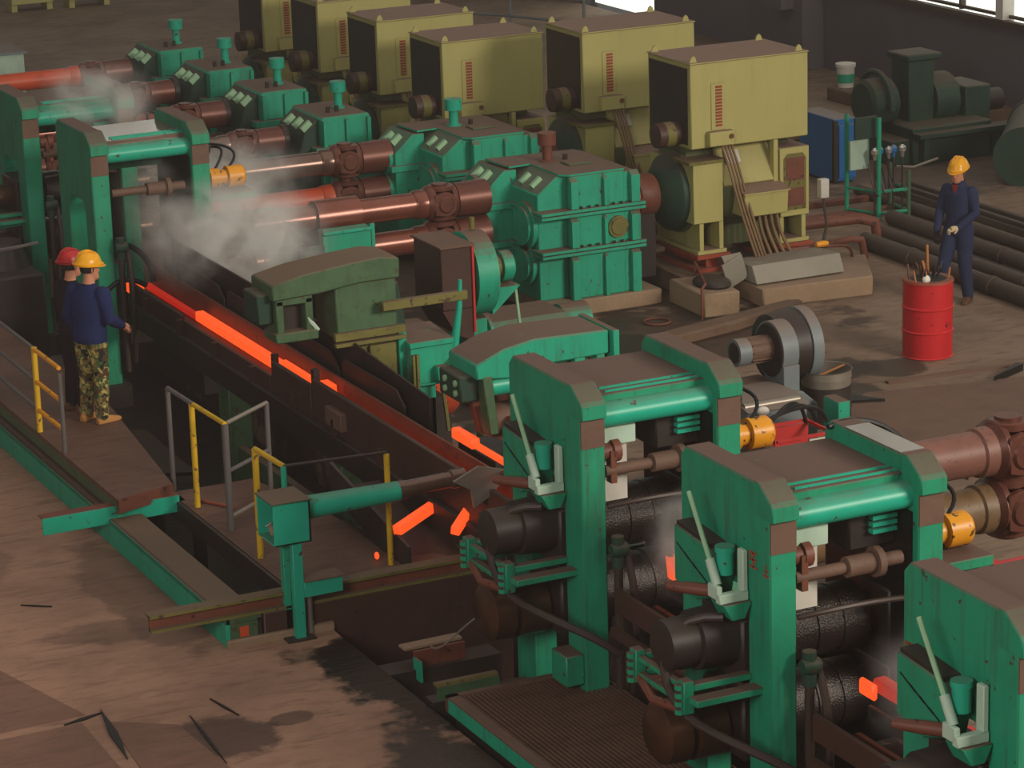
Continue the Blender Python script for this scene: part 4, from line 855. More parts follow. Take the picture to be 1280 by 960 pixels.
for x in (11.0, 11.04): obj('pin', MB().box(x, x+.025, 25.6, 25.64, 1.1, 1.5), 'olive', t)
obj('column', MB().box(11.08, 11.3, 25.75, 26.1, -.9, 1.18), 'green', t, .01)
obj('thin_rod', MB().tube([(11.3, 25.6, 1.2), (11.33, 25.55, .7)], .02, 6), 'olive', t)
t = thing('dark_guard_cone', 'dark grey tapered guard right of the shear column', 'guard', (11.4, 27.2, 0))
obj('body', MB().lathe((11.25, 26.8, .9), (11.25, 26.8, 1.95), [(0, .26), (.5, .2), (1, .12)], 18), 'darkgreen', t)
obj('base', MB().box(11.0, 11.5, 26.95, 27.05, 0, .9).box(10.99, 11.5, 26.7, 26.9, -.9, .95), 'dark', t)
t = thing('stepped_stand', 'olive stepped bracket below the valve tray of the shear', 'bracket', (11.6, 24.6, 0))
obj('body', MB().box(11.42, 11.72, 24.55, 25.1, .62, .80).box(11.5, 11.74, 24.5, 25.0, .4, .5), 'olive', t, .01)
obj('leg', MB().box(11.72, 11.75, 24.5, 24.55, -.0, .8), 'olive', t); obj('leg', MB().box(11.45, 11.75, 24.6, 24.9, 0, .62), 'dark', t)

# second shear, teal arm
t = thing('flying_shear', 'bright green shear with a long boomerang top arm directly behind the middle stand', 'shear', (11.2, 23, 0))
obj('top_arm', MB().prism([(10.42, 2.00), (10.42, 2.14), (10.7, 2.25), (11.0, 2.30), (11.74, 2.28), (11.74, 2.06), (11.15, 2.05), (10.75, 1.97)], 'y', 22.85, 23.45), 'green', t, .015)
obj('arm_nose', MB().box(10.30, 10.48, 22.95, 23.4, 1.78, 2.02), 'darkgreen', t, .015)
for (y_, z_) in ((23.03, 1.86), (23.03, 1.95), (23.25, 1.86), (23.25, 1.95)): obj('bolt', MB().cyl((10.28, y_, z_), (10.31, y_, z_), .03, n=8), 'palegreen', t)
obj('nose_arm', MB().prism([(10.48, 2.02), (10.57, 2.02), (10.62, 1.48), (10.53, 1.48)], 'y', 22.84, 23.0), 'oldgreen', t, .01)
obj('nose_arm', MB().prism([(10.78, 2.0), (10.88, 2.0), (10.95, 1.7), (10.86, 1.7)], 'y', 22.84, 23.0), 'oldgreen', t, .01)
obj('pivot', MB().lathe((10.55, 22.95, 1.90), (10.85, 22.95, 1.90), [(0, .09), (1, .09)], 20), 'teal', t)
obj('roller', MB().lathe((10.6, 23.05, 1.56), (11.0, 23.05, 1.56), [(0, .15), (1, .15)], 22), 'plank', t)
obj('shield', MB().prism([(10.5, 1.8), (10.6, 1.4), (11.0, 1.2), (11.0, 1.6), (10.8, 1.85)], 'y', 23.2, 23.3), 'rust', t, .01)
obj('push_rod', MB().box(10.72, 10.82, 22.8, 22.9, 1.1, 1.62), 'rust', t, .01)
obj('end_plate', MB().box(11.76, 11.82, 22.8, 23.5, 1.95, 2.28).box(11.62, 11.70, 22.86, 22.95, 1.65, 2.06).box(11.4, 11.5, 22.86, 22.95, 1.68, 2.06), 'green', t, .006)
obj('frame', MB().box(11.0, 11.6, 22.95, 23.5, 1.0, 2.05).box(10.95, 11.9, 22.9, 23.6, .0, 1.0), 'oldgreen', t, .015)
obj('side_shelf', MB().box(11.15, 11.6, 22.7, 22.95, 1.72, 1.78), 'green', t, .006)
obj('shear_base', MB().box(10.6, 11.4, 22.9, 23.7, -.9, 1.2), 'dark', t)

# long housing with a round hub behind the second shear
t = thing('drive_guard', 'long dusty green guard box lying in front of the big gearbox', 'guard', (14.3, 30.2, 0))
obj('box', MB().prism([(29.85, 0), (29.85, .38), (29.95, .46), (30.6, .46), (30.6, 0)], 'x', 13.75, 14.85), 'green', t, .015)
obj('end_drum', MB().lathe((14.85, 30.2, .25), (15.2, 30.2, .25), [(0, .24), (1, .24)], 24), 'green', t)
obj('lug', MB().lathe((14.3, 29.83, .2), (14.34, 29.83, .2), [(0, .09), (1, .09)], 12), 'darkgreen', t)
t = thing('bearing_block', 'green bearing half shell beside the blower foot', 'bearing', (13.35, 29.5, 0))
obj('body', MB().lathe((13.25, 29.6, .42), (13.6, 29.6, .42), [(0, .18), (.05, .21), (.9, .21), (1, .18)], 22).box(13.3, 13.6, 29.35, 29.85, 0, .40), 'green', t, .01)
obj('flange', MB().lathe((13.6, 29.6, .42), (13.64, 29.6, .42), [(0, .26), (1, .26)], 22), 'green', t)

# ------------------------------------------------------------------ blower with dark intake box
t = thing('blower', 'green blower with a large dark brown intake box and small end motor', 'blower', (12.8, 28.2, 0))
obj('intake_box', MB().prism([(12.40, 1.22), (12.76, 1.22), (12.76, 1.90), (12.40, 1.90)], 'y', 28.0, 28.72), 'darkrust', t, .01)
obj('box_top', MB().box(12.38, 12.79, 27.97, 28.75, 1.90, 1.925), 'plank', t, .005)
obj('red_edge', MB().box(12.755, 12.78, 27.98, 28.02, .95, 1.90), 'crate', t)
obj('duct', MB().prism([(12.40, 1.22), (12.76, 1.22), (12.76, .85), (12.55, .95)], 'y', 28.0, 28.72), 'darkrust', t)
obj('scroll', MB().lathe((12.82, 28.42, 1.50), (13.08, 28.42, 1.50), [(0, .43), (.03, .46), (.97, .46), (1, .43)], 36), 'green', t)
obj('motor', MB().lathe((13.08, 28.42, 1.52), (13.42, 28.42, 1.52), [(0, .13), (.6, .13), (.6, .16), (.9, .16), (1, .12)], 22), 'olive', t)
obj('fan_cowl', MB().lathe((13.27, 28.42, 1.52), (13.42, 28.42, 1.52), [(0, .17), (.8, .17), (1, .13)], 22), 'green', t)
obj('motor_shelf', MB().prism([(13.08, 1.34), (13.42, 1.34), (13.08, 1.05)], 'y', 28.2, 28.65), 'green', t)
obj('support_rod', MB().tube([(13.38, 28.25, 1.34), (13.44, 28.2, .5)], .018, 6), 'palegreen', t)
obj('leg', MB().box(12.86, 13.06, 28.3, 28.6, .0, 1.0), 'green', t, .01)
obj('lifting_stub', MB().cyl((12.98, 28.45, 1.97), (12.98, 28.45, 2.1), .03), 'olive', t)
t = thing('rusty_pulley', 'rusty brown pulley wheel under the dark intake box', 'pulley', (11.9, 27.3, 0))
obj('wheel', MB().lathe((11.75, 27.4, .75), (12.15, 27.4, .75), [(0, .42), (.1, .46), (.9, .46), (1, .42)], 28), 'orange', t)
obj('stand', MB().box(11.8, 12.1, 27.2, 27.6, 0, .4), 'dark', t)
obj('belt_cover', MB().box(11.5, 12.1, 27.7, 28.0, 1.0, 1.2), 'plank', t)

# ------------------------------------------------------------------ green guards around the cardan shafts
t = thing('shaft_guard', 'green half-round guard stand carrying the polished cardan shaft', 'guard', (12.75, 31.6, 0))
obj('saddle', MB().lathe((12.62, 32.2, 1.42), (13.18, 32.2, 1.42), [(0, .21), (1, .21)], 22), 'shaft', t)
obj('front_plate', MB().box(12.55, 13.18, 31.75, 31.8, .4, 1.30), 'green', t, .006)
obj('side_plate', MB().prism([(31.75, .0), (31.75, 1.38), (32.0, 1.30), (32.4, 1.30), (32.65, 1.38), (32.65, .0)], 'x', 13.16, 13.22), 'green', t, .006)
obj('side_plate', MB().prism([(31.75, .0), (31.75, 1.38), (32.0, 1.28), (32.4, 1.28), (32.65, 1.38), (32.65, .0)], 'x', 12.5, 12.56), 'darkgreen', t, .006)
obj('top_strip', MB().box(12.55, 13.18, 31.72, 31.95, 1.30, 1.34), 'teal', t, .01)
obj('side_tongue', MB().prism([(31.7, 1.0), (31.7, 1.36), (32.1, 1.26), (32.1, 1.0)], 'x', 12.1, 12.16).box(12.1, 12.55, 31.7, 31.74, .9, 1.2), 'darkgreen', t, .006)
obj('base', MB().box(12.3, 13.3, 31.7, 32.7, 0, .1), 'dark', t)
t = thing('shaft_bracket', 'plain pale green support plate below the second gearbox shaft', 'bracket', (12.3, 34.2, 0))
obj('plate', MB().box(11.75, 12.9, 34.2, 34.25, .3, 1.15), 'green', t, .006); obj('foot', MB().box(11.75, 12.9, 34.1, 34.5, 0, .3), 'dark', t)
t = thing('chain_strap', 'thin black strap hanging between the shaft joint and the shear arm', 'strap', (12.05, 32.0, 1.3))
obj('strap', MB().tube([(12.12, 31.98, 1.4), (12.08, 31.3, 1.45), (12.02, 31.1, 1.2)], .018, 6), 'black', t); obj('buckle', MB().box(11.98, 12.06, 31.05, 31.1, 1.2, 1.36), 'black', t)
obj('guide_wire', MB().tube([(12.12, 31.9, 1.5), (12.55, 31.78, 1.28)], .014, 6), 'black', t)
# ------------------------------------------------------------------ left side: channel, walkway, deck
t = thing('edge_channel', 'long green channel beam edging the pit beside the walkway', 'beam', (7.82, 22, .3))
obj('web', MB().box(7.66, 7.98, 22.0, 34.0, .50, .55), 'oldgreen', t, .004)
obj('flange', MB().box(7.66, 7.70, 22.0, 34.0, .3, .55), 'green', t, .004)
obj('flange', MB().box(7.94, 7.98, 22.0, 34.0, .1, .52), 'dark', t)
obj('end_plate', MB().box(7.70, 7.94, 22.0, 22.02, .37, .50), 'oldgreen', t)
tag(obj('rust_patch', MB().box(7.78, 7.86, 21.99, 22.0, .38, .47), 'orange', t), 'bright rust patch')
t = thing('walkway', 'brown steel walkway the two workers stand on', 'walkway', (8.2, 28, .3))
obj('deck_plate', MB().prism([(7.73, 24.98), (8.33, 25.18), (8.68, 28.2), (8.68, 33.5), (7.73, 33.5)], 'z', .70, .75), 'deck', t)
obj('edge_beam', MB().box(7.73, 7.79, 25.0, 33.5, .60, .70), 'oldgreen', t)
obj('edge_beam', MB().box(8.25, 8.31, 25.3, 33.5, .58, .70), 'dark', t)
obj('front_lip', MB().prism([(7.73, 24.97), (8.33, 25.17), (8.33, 25.20), (7.73, 25.0)], 'z', .62, .752), 'rust', t)
for y in (25.4, 28, 31): obj('bearer', MB().box(7.98, 8.3, y, y+.12, -.9, .7), 'dark', t)
t = thing('lower_deck', 'dirty lower deck with railings in front of the trough', 'deck', (9, 23.6, -.9))
obj('deck_plate', MB().prism([(8.36, 25.4), (8.36, 22.2), (10.0, 22.2), (9.6, 22.9), (9.25, 25.1), (9.2, 25.4)], 'z', .55, .60), 'deck', t)
obj('edge_strip', MB().box(8.33, 8.37, 22.2, 25.45, .42, .60), 'dark', t)
obj('step_plate', MB().box(8.34, 8.42, 25.1, 28.0, .42, .60), 'deck', t)
for (x, y) in ((8.5, 22.5), (8.5, 25.0), (9.2, 24.6), (9.2, 22.6)): obj('leg', MB().box(x-.05, x+.05, y-.05, y+.05, -.9, .55), 'dark', t)
t = thing('rusty_kerb', 'brown concrete kerb along the front of the lower deck', 'kerb', (8.9, 22.1, .3))
obj('body', MB().box(8.0, 10.3, 22.0, 22.2, -.9, .55), 'darkrust', t, .01)
obj('foot_strip', MB().box(7.66, 8.62, 21.96, 22.01, .28, .37), 'concrete', t, .01)
t = thing('channel_bar', 'loose rusty steel channel lying across the end of the green beam', 'bar', (7.7, 22.15, .55))
obj('web', MB().box(7.02, 10.1, 22.06, 22.09, .55, .68), 'rust', t)
obj('flange', MB().box(7.02, 10.1, 22.02, 22.16, .665, .69), 'olive', t); obj('flange', MB().box(7.02, 10.1, 22.0, 22.09, .55, .572), 'olive', t)
t = thing('angle_bar', 'loose teal angle bar lying across the green beam by the walkway end', 'bar', (7.7, 25.2, .55))
obj('leg_plate', MB().box(7.03, 8.36, 25.08, 25.10, .50, .66, rz=.02), 'teal', t, .003)
obj('top_plate', MB().box(7.03, 8.36, 25.09, 25.22, .65, .665, rz=.02), 'rust', t, .003)

def rail_post(t, x, y, z0, z1, mat, r=.024): obj('post', MB().tube([(x, y, z0), (x, y, z1)], r, 10), mat, t)
t = thing('walkway_railing', 'railing with an orange-yellow post at the left edge of the walkway', 'railing', (7.75, 27.6, .75))
rail_post(t, 7.76, 27.5, .75, 1.62, 'yellow', .03); rail_post(t, 7.76, 26.68, .75, 1.55, 'greypost'); rail_post(t, 7.78, 29.6, .75, 1.62, 'greypost')
for z in (1.60, 1.27, .98):
    obj('rail', MB().tube([(7.76, 27.5, z), (7.76, 26.68, z)], .022, 8), 'orangeyel', t)
    obj('rail', MB().tube([(7.78, 30.5, z), (7.76, 27.5, z)], .02, 8), 'greypost', t)
t = thing('deck_railing', 'yellow and grey railing at the dark pit between walkway and deck', 'railing', (8.45, 24.6, .6))
rail_post(t, 8.43, 25.45, .6, 1.6, 'greypost'); rail_post(t, 8.45, 24.85, .6, 1.6, 'yellow', .028); rail_post(t, 8.48, 24.05, .6, 1.6, 'greypost', .032); rail_post(t, 8.53, 24.2, .6, 1.55, 'greypost'); rail_post(t, 9.05, 24.5, .6, 1.6, 'greypost')
obj('rail', MB().tube([(8.43, 25.45, 1.6), (8.45, 24.8, 1.6)], .022, 8), 'greypost', t)
obj('rail', MB().tube([(8.45, 24.8, 1.6), (8.48, 24.05, 1.6)], .022, 8), 'yellow', t)
for z in (1.6, 1.15, .72): obj('rail', MB().tube([(8.5, 24.07, z), (9.05, 24.5, z)], .02, 8), 'steel' if z != 1.15 else 'greypost', t)
obj('kick_strip', MB().tube([(8.5, 25.0, .62), (8.72, 24.6, .62)], .016, 6), 'redoxide', t)
t = thing('deck_railing', 'yellow, teal and black railing behind the green box on its post', 'railing', (8.45, 22.9, .6))
rail_post(t, 8.44, 23.2, .6, 1.6, 'yellow', .03); rail_post(t, 8.47, 22.6, .6, 1.6, 'teal', .026); rail_post(t, 9.36, 22.45, .6, 1.6, 'yellow', .026)
obj('rail', MB().tube([(8.44, 23.2, 1.6), (8.47, 22.6, 1.6)], .024, 8), 'yellow', t)
obj('rail', MB().tube([(8.47, 22.6, 1.6), (9.36, 22.45, 1.62)], .014, 8), 'dark', t)
tag(obj('barrier_cable', MB().tube(bez((7.0, 32.2, 1.6), (7.9, 32.4, 1.55), (8.4, 31.6, 1.62), (9.0, 31.4, 1.75)), .02, 6), 'greypost'), 'grey cable strung behind the workers at the left edge', 'cable')
# dark equipment under the far-left stand
t = thing('pump_unit', 'dark oily pump unit below the stand at the left edge', 'pump', (8.9, 33.5, -.9))
obj('body', MB().box(8.75, 9.4, 32.6, 34.2, -.9, 1.1), 'dark', t, .03); obj('cap', MB().lathe((9.1, 33.2, 1.1), (9.1, 33.2, 1.4), [(0, .3), (1, .2)], 20), 'dark', t)
t = thing('pit_cover', 'dark sheet cover over the pit beside the walkway', 'cover', (9.2, 28.6, 0))
obj('sheet', MB().prism([(8.75, 28.9), (9.7, 28.5), (9.75, 30.3), (8.75, 30.6)], 'z', -.3, -.26), 'dark', t); obj('leg', MB().box(9.0, 9.4, 29.2, 29.8, -.9, -.3), 'dark', t)

# ------------------------------------------------------------------ green box on a post with long tube and blade
t = thing('scanner_box', 'open-ended teal box on a post carrying a long tube towards the middle stand', 'control box', (8.2, 21.9, .3))
x0, x1, y0, y1, z0, z1 = 8.075, 8.405, 21.85, 22.23, 1.16, 1.52
bxm = MB().box(x0, x1, y0, y0+.015, z0, z1).box(x0, x1, y1-.015, y1, z0, z1).box(x0, x1, y0, y1, z1-.015, z1).box(x0, x1, y0, y1, z0, z0+.015).box(x1-.02, x1, y0, y1, z0, z1)
obj('housing', bxm, 'teal', t, .004)
obj('roof', MB().box(x0-.01, x1+.01, y0-.01, y1+.01, z1, z1+.012), 'oldgreen', t)
obj('lamp', MB().lathe((8.12, 22.04, 1.26), (8.3, 22.04, 1.26), [(0, .06), (.4, .07), (1, .04)], 14), 'bright', t)
obj('post', MB().box(8.24, 8.33, 21.88, 21.95, .3, 1.16), 'teal', t, .005)
obj('post', MB().box(8.20, 8.26, 22.0, 22.08, .3, 1.16), 'green', t, .005)
obj('base_plate', MB().box(8.15, 8.4, 21.83, 22.1, .3, .315), 'dark', t)
obj('side_arm', MB().box(8.33, 8.68, 21.88, 22.0, .66, .80), 'teal', t, .006)
obj('arm_top', MB().box(8.33, 8.69, 21.86, 22.06, .80, .812), 'plank', t)
obj('arm_leg', MB().lathe((8.40, 21.97, .3), (8.40, 21.97, .68), [(0, .03), (.25, .03), (.25, .036), (.3, .036), (.3, .028), (1, .028)], 10), 'steel', t)
obj('tube', MB().lathe((8.405, 22.02, 1.40), (9.26, 21.98, 1.42), [(0, .10), (.1, .10), (1, .085)], 20), 'teal', t)
obj('sleeve', MB().lathe((9.26, 21.98, 1.42), (9.86, 21.95, 1.455), [(0, .085), (.05, .09), (.12, .075), (.78, .07), (.8, .085), (1, .085)], 18), 'shaftgrey', t)
obj('wire', MB().tube([(8.06, 22.0, 1.3), (8.2, 22.0, 1.36)], .01, 6), 'bright', t)
obj('blade', MB().prism([(9.66, 1.50), (9.90, 1.60), (10.18, 1.52), (10.02, 1.33), (9.84, 1.24), (9.82, 1.40)], 'y', 21.72, 21.75), 'steel', t)
obj('blade_rod', MB().tube([(10.12, 21.72, 1.50), (9.7, 20.2, 2.02)], .03, 8), 'rust', t)
obj('rear_lever', MB().tube([(9.9, 21.95, 1.4), (10.1, 21.7, 1.15), (10.15, 21.3, 1.0)], .05, 8), 'dark', t)

# ------------------------------------------------------------------ floor grating and channel ends in the foreground
t = thing('floor_grating', 'dark steel bar grating with a green edge in front of the stands', 'grating', (9.1, 17, .3))
n = 30
gb = [(8.64, 19.66), (9.72, 19.62)]
for k in range(n):
    x = 8.72 + k*(9.86-8.72)/(n-1)
    o = obj('bar', MB().box(x-.009, x+.009, 14.0, 19.58, .44, .50), MT['deck'], t)
obj('edge_angle', MB().box(8.60, 8.615, 14.0, 19.66, .38, .50), 'green', t); obj('edge_top', MB().box(8.60, 8.70, 14.0, 19.66, .495, .508), 'plank', t)
obj('end_angle', MB().box(8.60, 9.88, 19.60, 19.66, .38, .508), 'plank', t)
for y in (15.0, 16.4, 17.8, 19.2): obj('cross_bar', MB().box(8.62, 9.86, y-.02, y+.02, .38, .44), 'dark', t)
obj('support', MB().box(8.66, 8.76, 14.0, 19.6, -.9, .38), 'dark', t)
t = thing('short_channel', 'short pale-topped channel bar lying behind the grating', 'bar', (9.0, 20.9, .3))
obj('top', MB().box(8.78, 9.3, 20.86, 20.98, .44, .46, rz=.03), 'concrete', t); obj('web', MB().box(8.84, 9.3, 20.8, 20.83, .3, .44, rz=.03), 'rust', t); obj('end_plate', MB().box(8.83, 8.85, 20.66, 20.8, .22, .40), 'green', t)
obj('body', MB().box(8.6, 9.6, 20.75, 21.0, -.9, .3), 'dark', t)
t = thing('short_channel', 'short green channel bar directly at the corner of the grating', 'bar', (8.9, 20.0, .3))
obj('top', MB().box(8.66, 9.2, 19.96, 20.02, .46, .48), 'olive', t); obj('web', MB().box(8.66, 9.2, 19.94, 19.96, .34, .46), 'oldgreen', t); obj('body', MB().box(8.62, 9.5, 19.94, 20.1, -.9, .34), 'dark', t)
t = thing('stand_sill', 'dark oily sill beam under the middle stands', 'sill', (9.8, 18, -.9))
obj('body', MB().box(9.95, 10.7, 12.5, 21.2, -.9, -.2), 'dark', t, .03)
t = thing('dark_guard_plates', 'dark wet guard plates hanging between the middle and second stand', 'plate', (9.85, 18.4, -.2))
obj('sheet', MB().prism([(18.95, .35), (18.95, .95), (18.35, 1.0), (18.3, .55)], 'x', 9.90, 9.93), 'wet', t)
obj('sheet', MB().prism([(18.3, .45), (18.3, 1.05), (17.75, 1.05), (17.75, .3)], 'x', 9.86, 9.89), 'wet', t)
obj('hanger', MB().box(9.86, 9.96, 17.7, 19.0, -.2, .45), 'dark', t)
t = thing('water_wire', 'thin steel wire loop hanging by the lower roll end of the middle stand', 'wire', (9.0, 20.3, .3))
obj('body', MB().tube(bez((9.2, 20.2, .9), (9.1, 20.5, .7), (8.9, 20.4, .52), (8.95, 20.7, .5)), .008, 5), 'steel', t)

# ------------------------------------------------------------------ blowers, barrel and crate behind the middle stand
def grey_blower(x, yc, z, r, w, lab, motor=True, full=True):
    t = thing('grey_blower', lab, 'blower', (x, yc, 0), 'grey blowers')
    obj('scroll', MB().lathe((x, yc, z), (x+w, yc, z), [(0, r*.96), (.02, r), (.98, r), (1, r*.96)], 40), 'grey', t)
    obj('side_disc', MB().lathe((x-.012, yc, z), (x, yc, z), [(0, r*.9), (1, r*.95)], 36), 'dark', t)
    if motor:
        m = obj('motor', MB().lathe((x-.34, yc, z+.02), (x, yc, z+.02), [(0, .13), (.65, .13), (1, .14)], 20), 'plank', t)
        tag(obj('fan_cowl', MB().lathe((x-.42, yc, z+.02), (x-.27, yc, z+.02), [(0, .12), (.02, .145), (.95, .145), (1, .13)], 22), 'grey', m), 'pale green-grey fan cowl')
        obj('fan_grille', MB().lathe((x-.425, yc, z+.02), (x-.418, yc, z+.02), [(0, .10), (1, .115)], 20), 'dark', m)
        rb = MB()
        for k in range(10):
            a = 2*pi*k/10; rb.box(x-.26, x-.02, yc+.135*cos(a)-.008, yc+.135*cos(a)+.008, z+.02+.135*sin(a)-.008, z+.02+.135*sin(a)+.008)
        obj('fin', rb, 'plank', m)
    if full:
        obj('neck', MB().box(x-.0, x+w, yc-.30, yc+.1, z-.42, z-.12), 'grey', t, .006)
        obj('duct', MB().prism([(x-.02, z-.36), (x+w+.01, z-.40), (x+w+.18, z-.55), (x+w+.18, .0), (x-.02, .0)], 'y', yc-.36, yc+.3), 'grey', t, .01)
        obj('motor_shelf', MB().box(x-.42, x+.02, yc-.25, yc+.25, z-.36, z-.33), 'plank', t)
    else:
        obj('foot', MB().box(x, x+w, yc-.2, yc+.2, 0, z-r*.6), 'dark', t)
    return t
grey_blower(15.07, 25.7, .95, .30, .19, 'grey blower with a short motor standing behind the middle stand')
grey_blower(15.62, 26.1, .84, .40, .13, 'larger round grey blower turned with its dark brown side to the other blower', False, False)
obj('inlet_drum', MB().lathe((15.28, 26.1, .84), (15.61, 26.1, .84), [(0, .33), (.05, .36), (1, .385)], 30), 'dark', bpy.data.objects['grey_blower.001'])
t = thing('cable_tank', 'grey steel tank with black cables lying on its sloped lid behind the middle stand', 'tank', (14.7, 25.1, 0))
obj('body', MB().box(14.35, 15.05, 24.9, 25.6, 0, .58), 'grey', t, .02)
obj('lid', MB().prism([(24.85, .58), (25.1, .64), (25.62, .64), (25.62, .58)], 'x', 14.33, 15.05), 'grey', t)
obj('ridge', MB().lathe((14.35, 25.0, .60), (15.0, 25.0, .60), [(0, .05), (1, .05)], 10), 'steel', t)
tag(obj('lamp_glass', MB().ell((14.5, 24.86, .58), .07, .05, .05), 'white', t), 'white rounded cap')
for k in range(3):
    tag(obj('cable', MB().tube(bez((14.2, 24.3, .55+.06*k), (14.5, 24.3, .95-.1*k), (14.75+.1*k, 24.5, .75), (14.85+.12*k, 24.6, .45)), .02, 7), 'black'), ['thin', 'middle', 'lowest'][k]+' black cable drooping in front of the grey tank', 'cable', 'cables at the grey tank')
t = thing('open_barrel', 'open dark steel barrel with a pale rim beside the grey blowers', 'barrel', (15.85, 25.85, 0))
obj('body', MB().lathe((15.85, 25.85, 0), (15.85, 25.85, .60), [(0, .27), (.3, .27), (.32, .28), (.35, .27), (.72, .27)], 28), 'dark', t)
obj('rim_band', MB().lathe((15.85, 25.85, .51), (15.85, 25.85, .60), [(0, .272), (.9, .272), (1, .285)], 28, False), 'steel', t)
obj('inside', MB().lathe((15.85, 25.85, .60), (15.85, 25.85, .40), [(0, .27), (1, .262)], 28, False), 'steel', t)
obj('liquid', MB().lathe((15.85, 25.85, .41), (15.85, 25.85, .42), [(0, .26), (1, .26)], 28), 'wet', t)
obj('stick', MB().tube([(15.65, 25.95, .45), (16.05, 25.8, .62)], .012, 6), 'wood', t)
t = thing('wire_crate', 'red framed crate with a white panel between the stands and the grey tank', 'crate', (14.5, 24.3, 0))
fr = MB()
for (x, y) in ((14.2, 24.1), (14.85, 24.1), (14.2, 24.6), (14.85, 24.6)): fr.box(x-.015, x+.015, y-.015, y+.015, 0, .52)
for z in (.06, .50):
    fr.box(14.2, 14.85, 24.085, 24.115, z-.015, z+.015).box(14.2, 14.85, 24.585, 24.615, z-.015, z+.015).box(14.185, 14.215, 24.1, 24.6, z-.015, z+.015).box(14.835, 14.865, 24.1, 24.6, z-.015, z+.015)
obj('frame', fr, 'crate', t)
obj('side_panel', MB().box(14.22, 14.5, 24.12, 24.13, .08, .48), 'crate', t); obj('back_panel', MB().box(14.22, 14.84, 24.57, 24.58, .08, .48), 'crate', t)
obj('white_panel', MB().box(14.6, 14.82, 24.12, 24.13, .1, .46), 'white', t)
t = thing('paper_sheet', 'torn white paper lying against the red crate', 'paper', (14.95, 24.05, 0))
obj('sheet', MB().prism([(14.88, .0), (15.12, .0), (14.92, .36)], 'y', 24.02, 24.03), 'paper', t)
t = thing('green_post_stub', 'short green steel post stub beside the grey blower duct', 'post', (15.5, 25.05, 0))
obj('body', MB().box(15.42, 15.56, 24.9, 25.2, 0, .52), 'green', t, .008); obj('brace', MB().tube([(15.35, 25.0, 0), (15.45, 25.0, .35)], .02, 6), 'olive', t)
# things lying at the right edge behind the corner stand
for k, (m, lab, pts, z) in enumerate((('orange', 'orange-red plastic sheet strip at the lower right edge', [(12.2, 16.0), (13.4, 16.2), (13.4, 15.8), (12.3, 15.6)], .5), ('white', 'white torn sheet beside the orange strip at the lower right edge', [(11.9, 16.1), (12.4, 16.15), (12.4, 15.85), (12.0, 15.8)], .54), ('palegreen', 'pale green sheet corner at the lower right edge', [(12.9, 15.9), (13.6, 16.1), (13.6, 15.7), (13.0, 15.55)], .6))):
    tag(obj('plastic_sheet', MB().prism(pts, 'z', z, z+.02).box(pts[0][0]+.2, pts[0][0]+.3, pts[0][1]-.25, pts[0][1]-.15, 0, z), m), lab, 'sheet')

# white panel, yellow bottle visible through the middle stand
t = thing('leaning_panel', 'pale grey sheet leaning behind the rolls of the middle stand', 'panel', (10.3, 20.8, .4))
obj('sheet', MB().box(9.95, 10.5, 20.55, 20.58, .9, 1.95), 'steel', t)
obj('holder', MB().box(9.95, 10.5, 20.50, 20.62, .4, .9), 'dark', t)
# ------------------------------------------------------------------ red drum
t = thing('oil_drum', 'bright red steel drum filled with scrap sticks beside the worker on the right', 'drum', (18.25, 27.55, 0))
obj('body', MB().lathe((18.25, 27.55, 0), (18.25, 27.55, .89), [(0, .285), (.01, .295), (.02, .285), (.33, .285), (.34, .298), (.355, .298), (.365, .285), (.64, .285), (.65, .298), (.665, .298), (.675, .285), (.98, .285), (.985, .295), (1, .295)], 36, True), 'red', t)
obj('rim', MB().lathe((18.25, 27.55, .88), (18.25, 27.55, .905), [(0, .298), (1, .29)], 36), 'redoxide', t)
obj('rubbish_bed', MB().ell((18.25, 27.55, .87), .27, .27, .06, 18, 8), 'black', t)
for k in range(18):
    a = random.uniform(0, 2*pi); r = random.uniform(.05, .25); h = random.uniform(.06, .18); tx, ty = random.uniform(-.1, .1), random.uniform(-.1, .1)
    x, y = 18.25+r*cos(a), 27.55+r*sin(a); lab = 'short burnt stick in the heap filling the red drum'; m = ['black', 'rust', 'black', 'pipe'][k % 4]
    if k == 0: x, y, h, tx, ty, m, lab = 18.36, 27.72, .34, .0, .02, 'wood', 'tallest upright stick rising from the red drum before the worker'
    if k == 1: x, y, h, tx, ty, m, lab = 18.22, 27.5, .22, -.06, .03, 'wood', 'broad leaning lath in the middle of the red drum'
    if k == 2: x, y, h, tx, ty, m, lab = 18.03, 27.45, .14, -.04, .0, 'wood', 'short pale stick at the drum edge nearest the motors'
    if k == 3: x, y, h, tx, ty, m, lab = 18.45, 27.45, .12, .03, .0, 'wood', 'short brown stick at the drum edge nearest the worker'
    o = obj('scrap_stick', MB().tube([(x, y, .86), (x+tx, y+ty, .90+h)], .018 if k < 2 else .012, 4), m)
    tag(o, lab, 'stick', 'sticks in the red drum')
tag(obj('paper_scrap', MB().ell((18.13, 27.4, .93), .05, .04, .05, 8, 6), 'paper'), 'crumpled white paper on top of the red drum', 'paper')

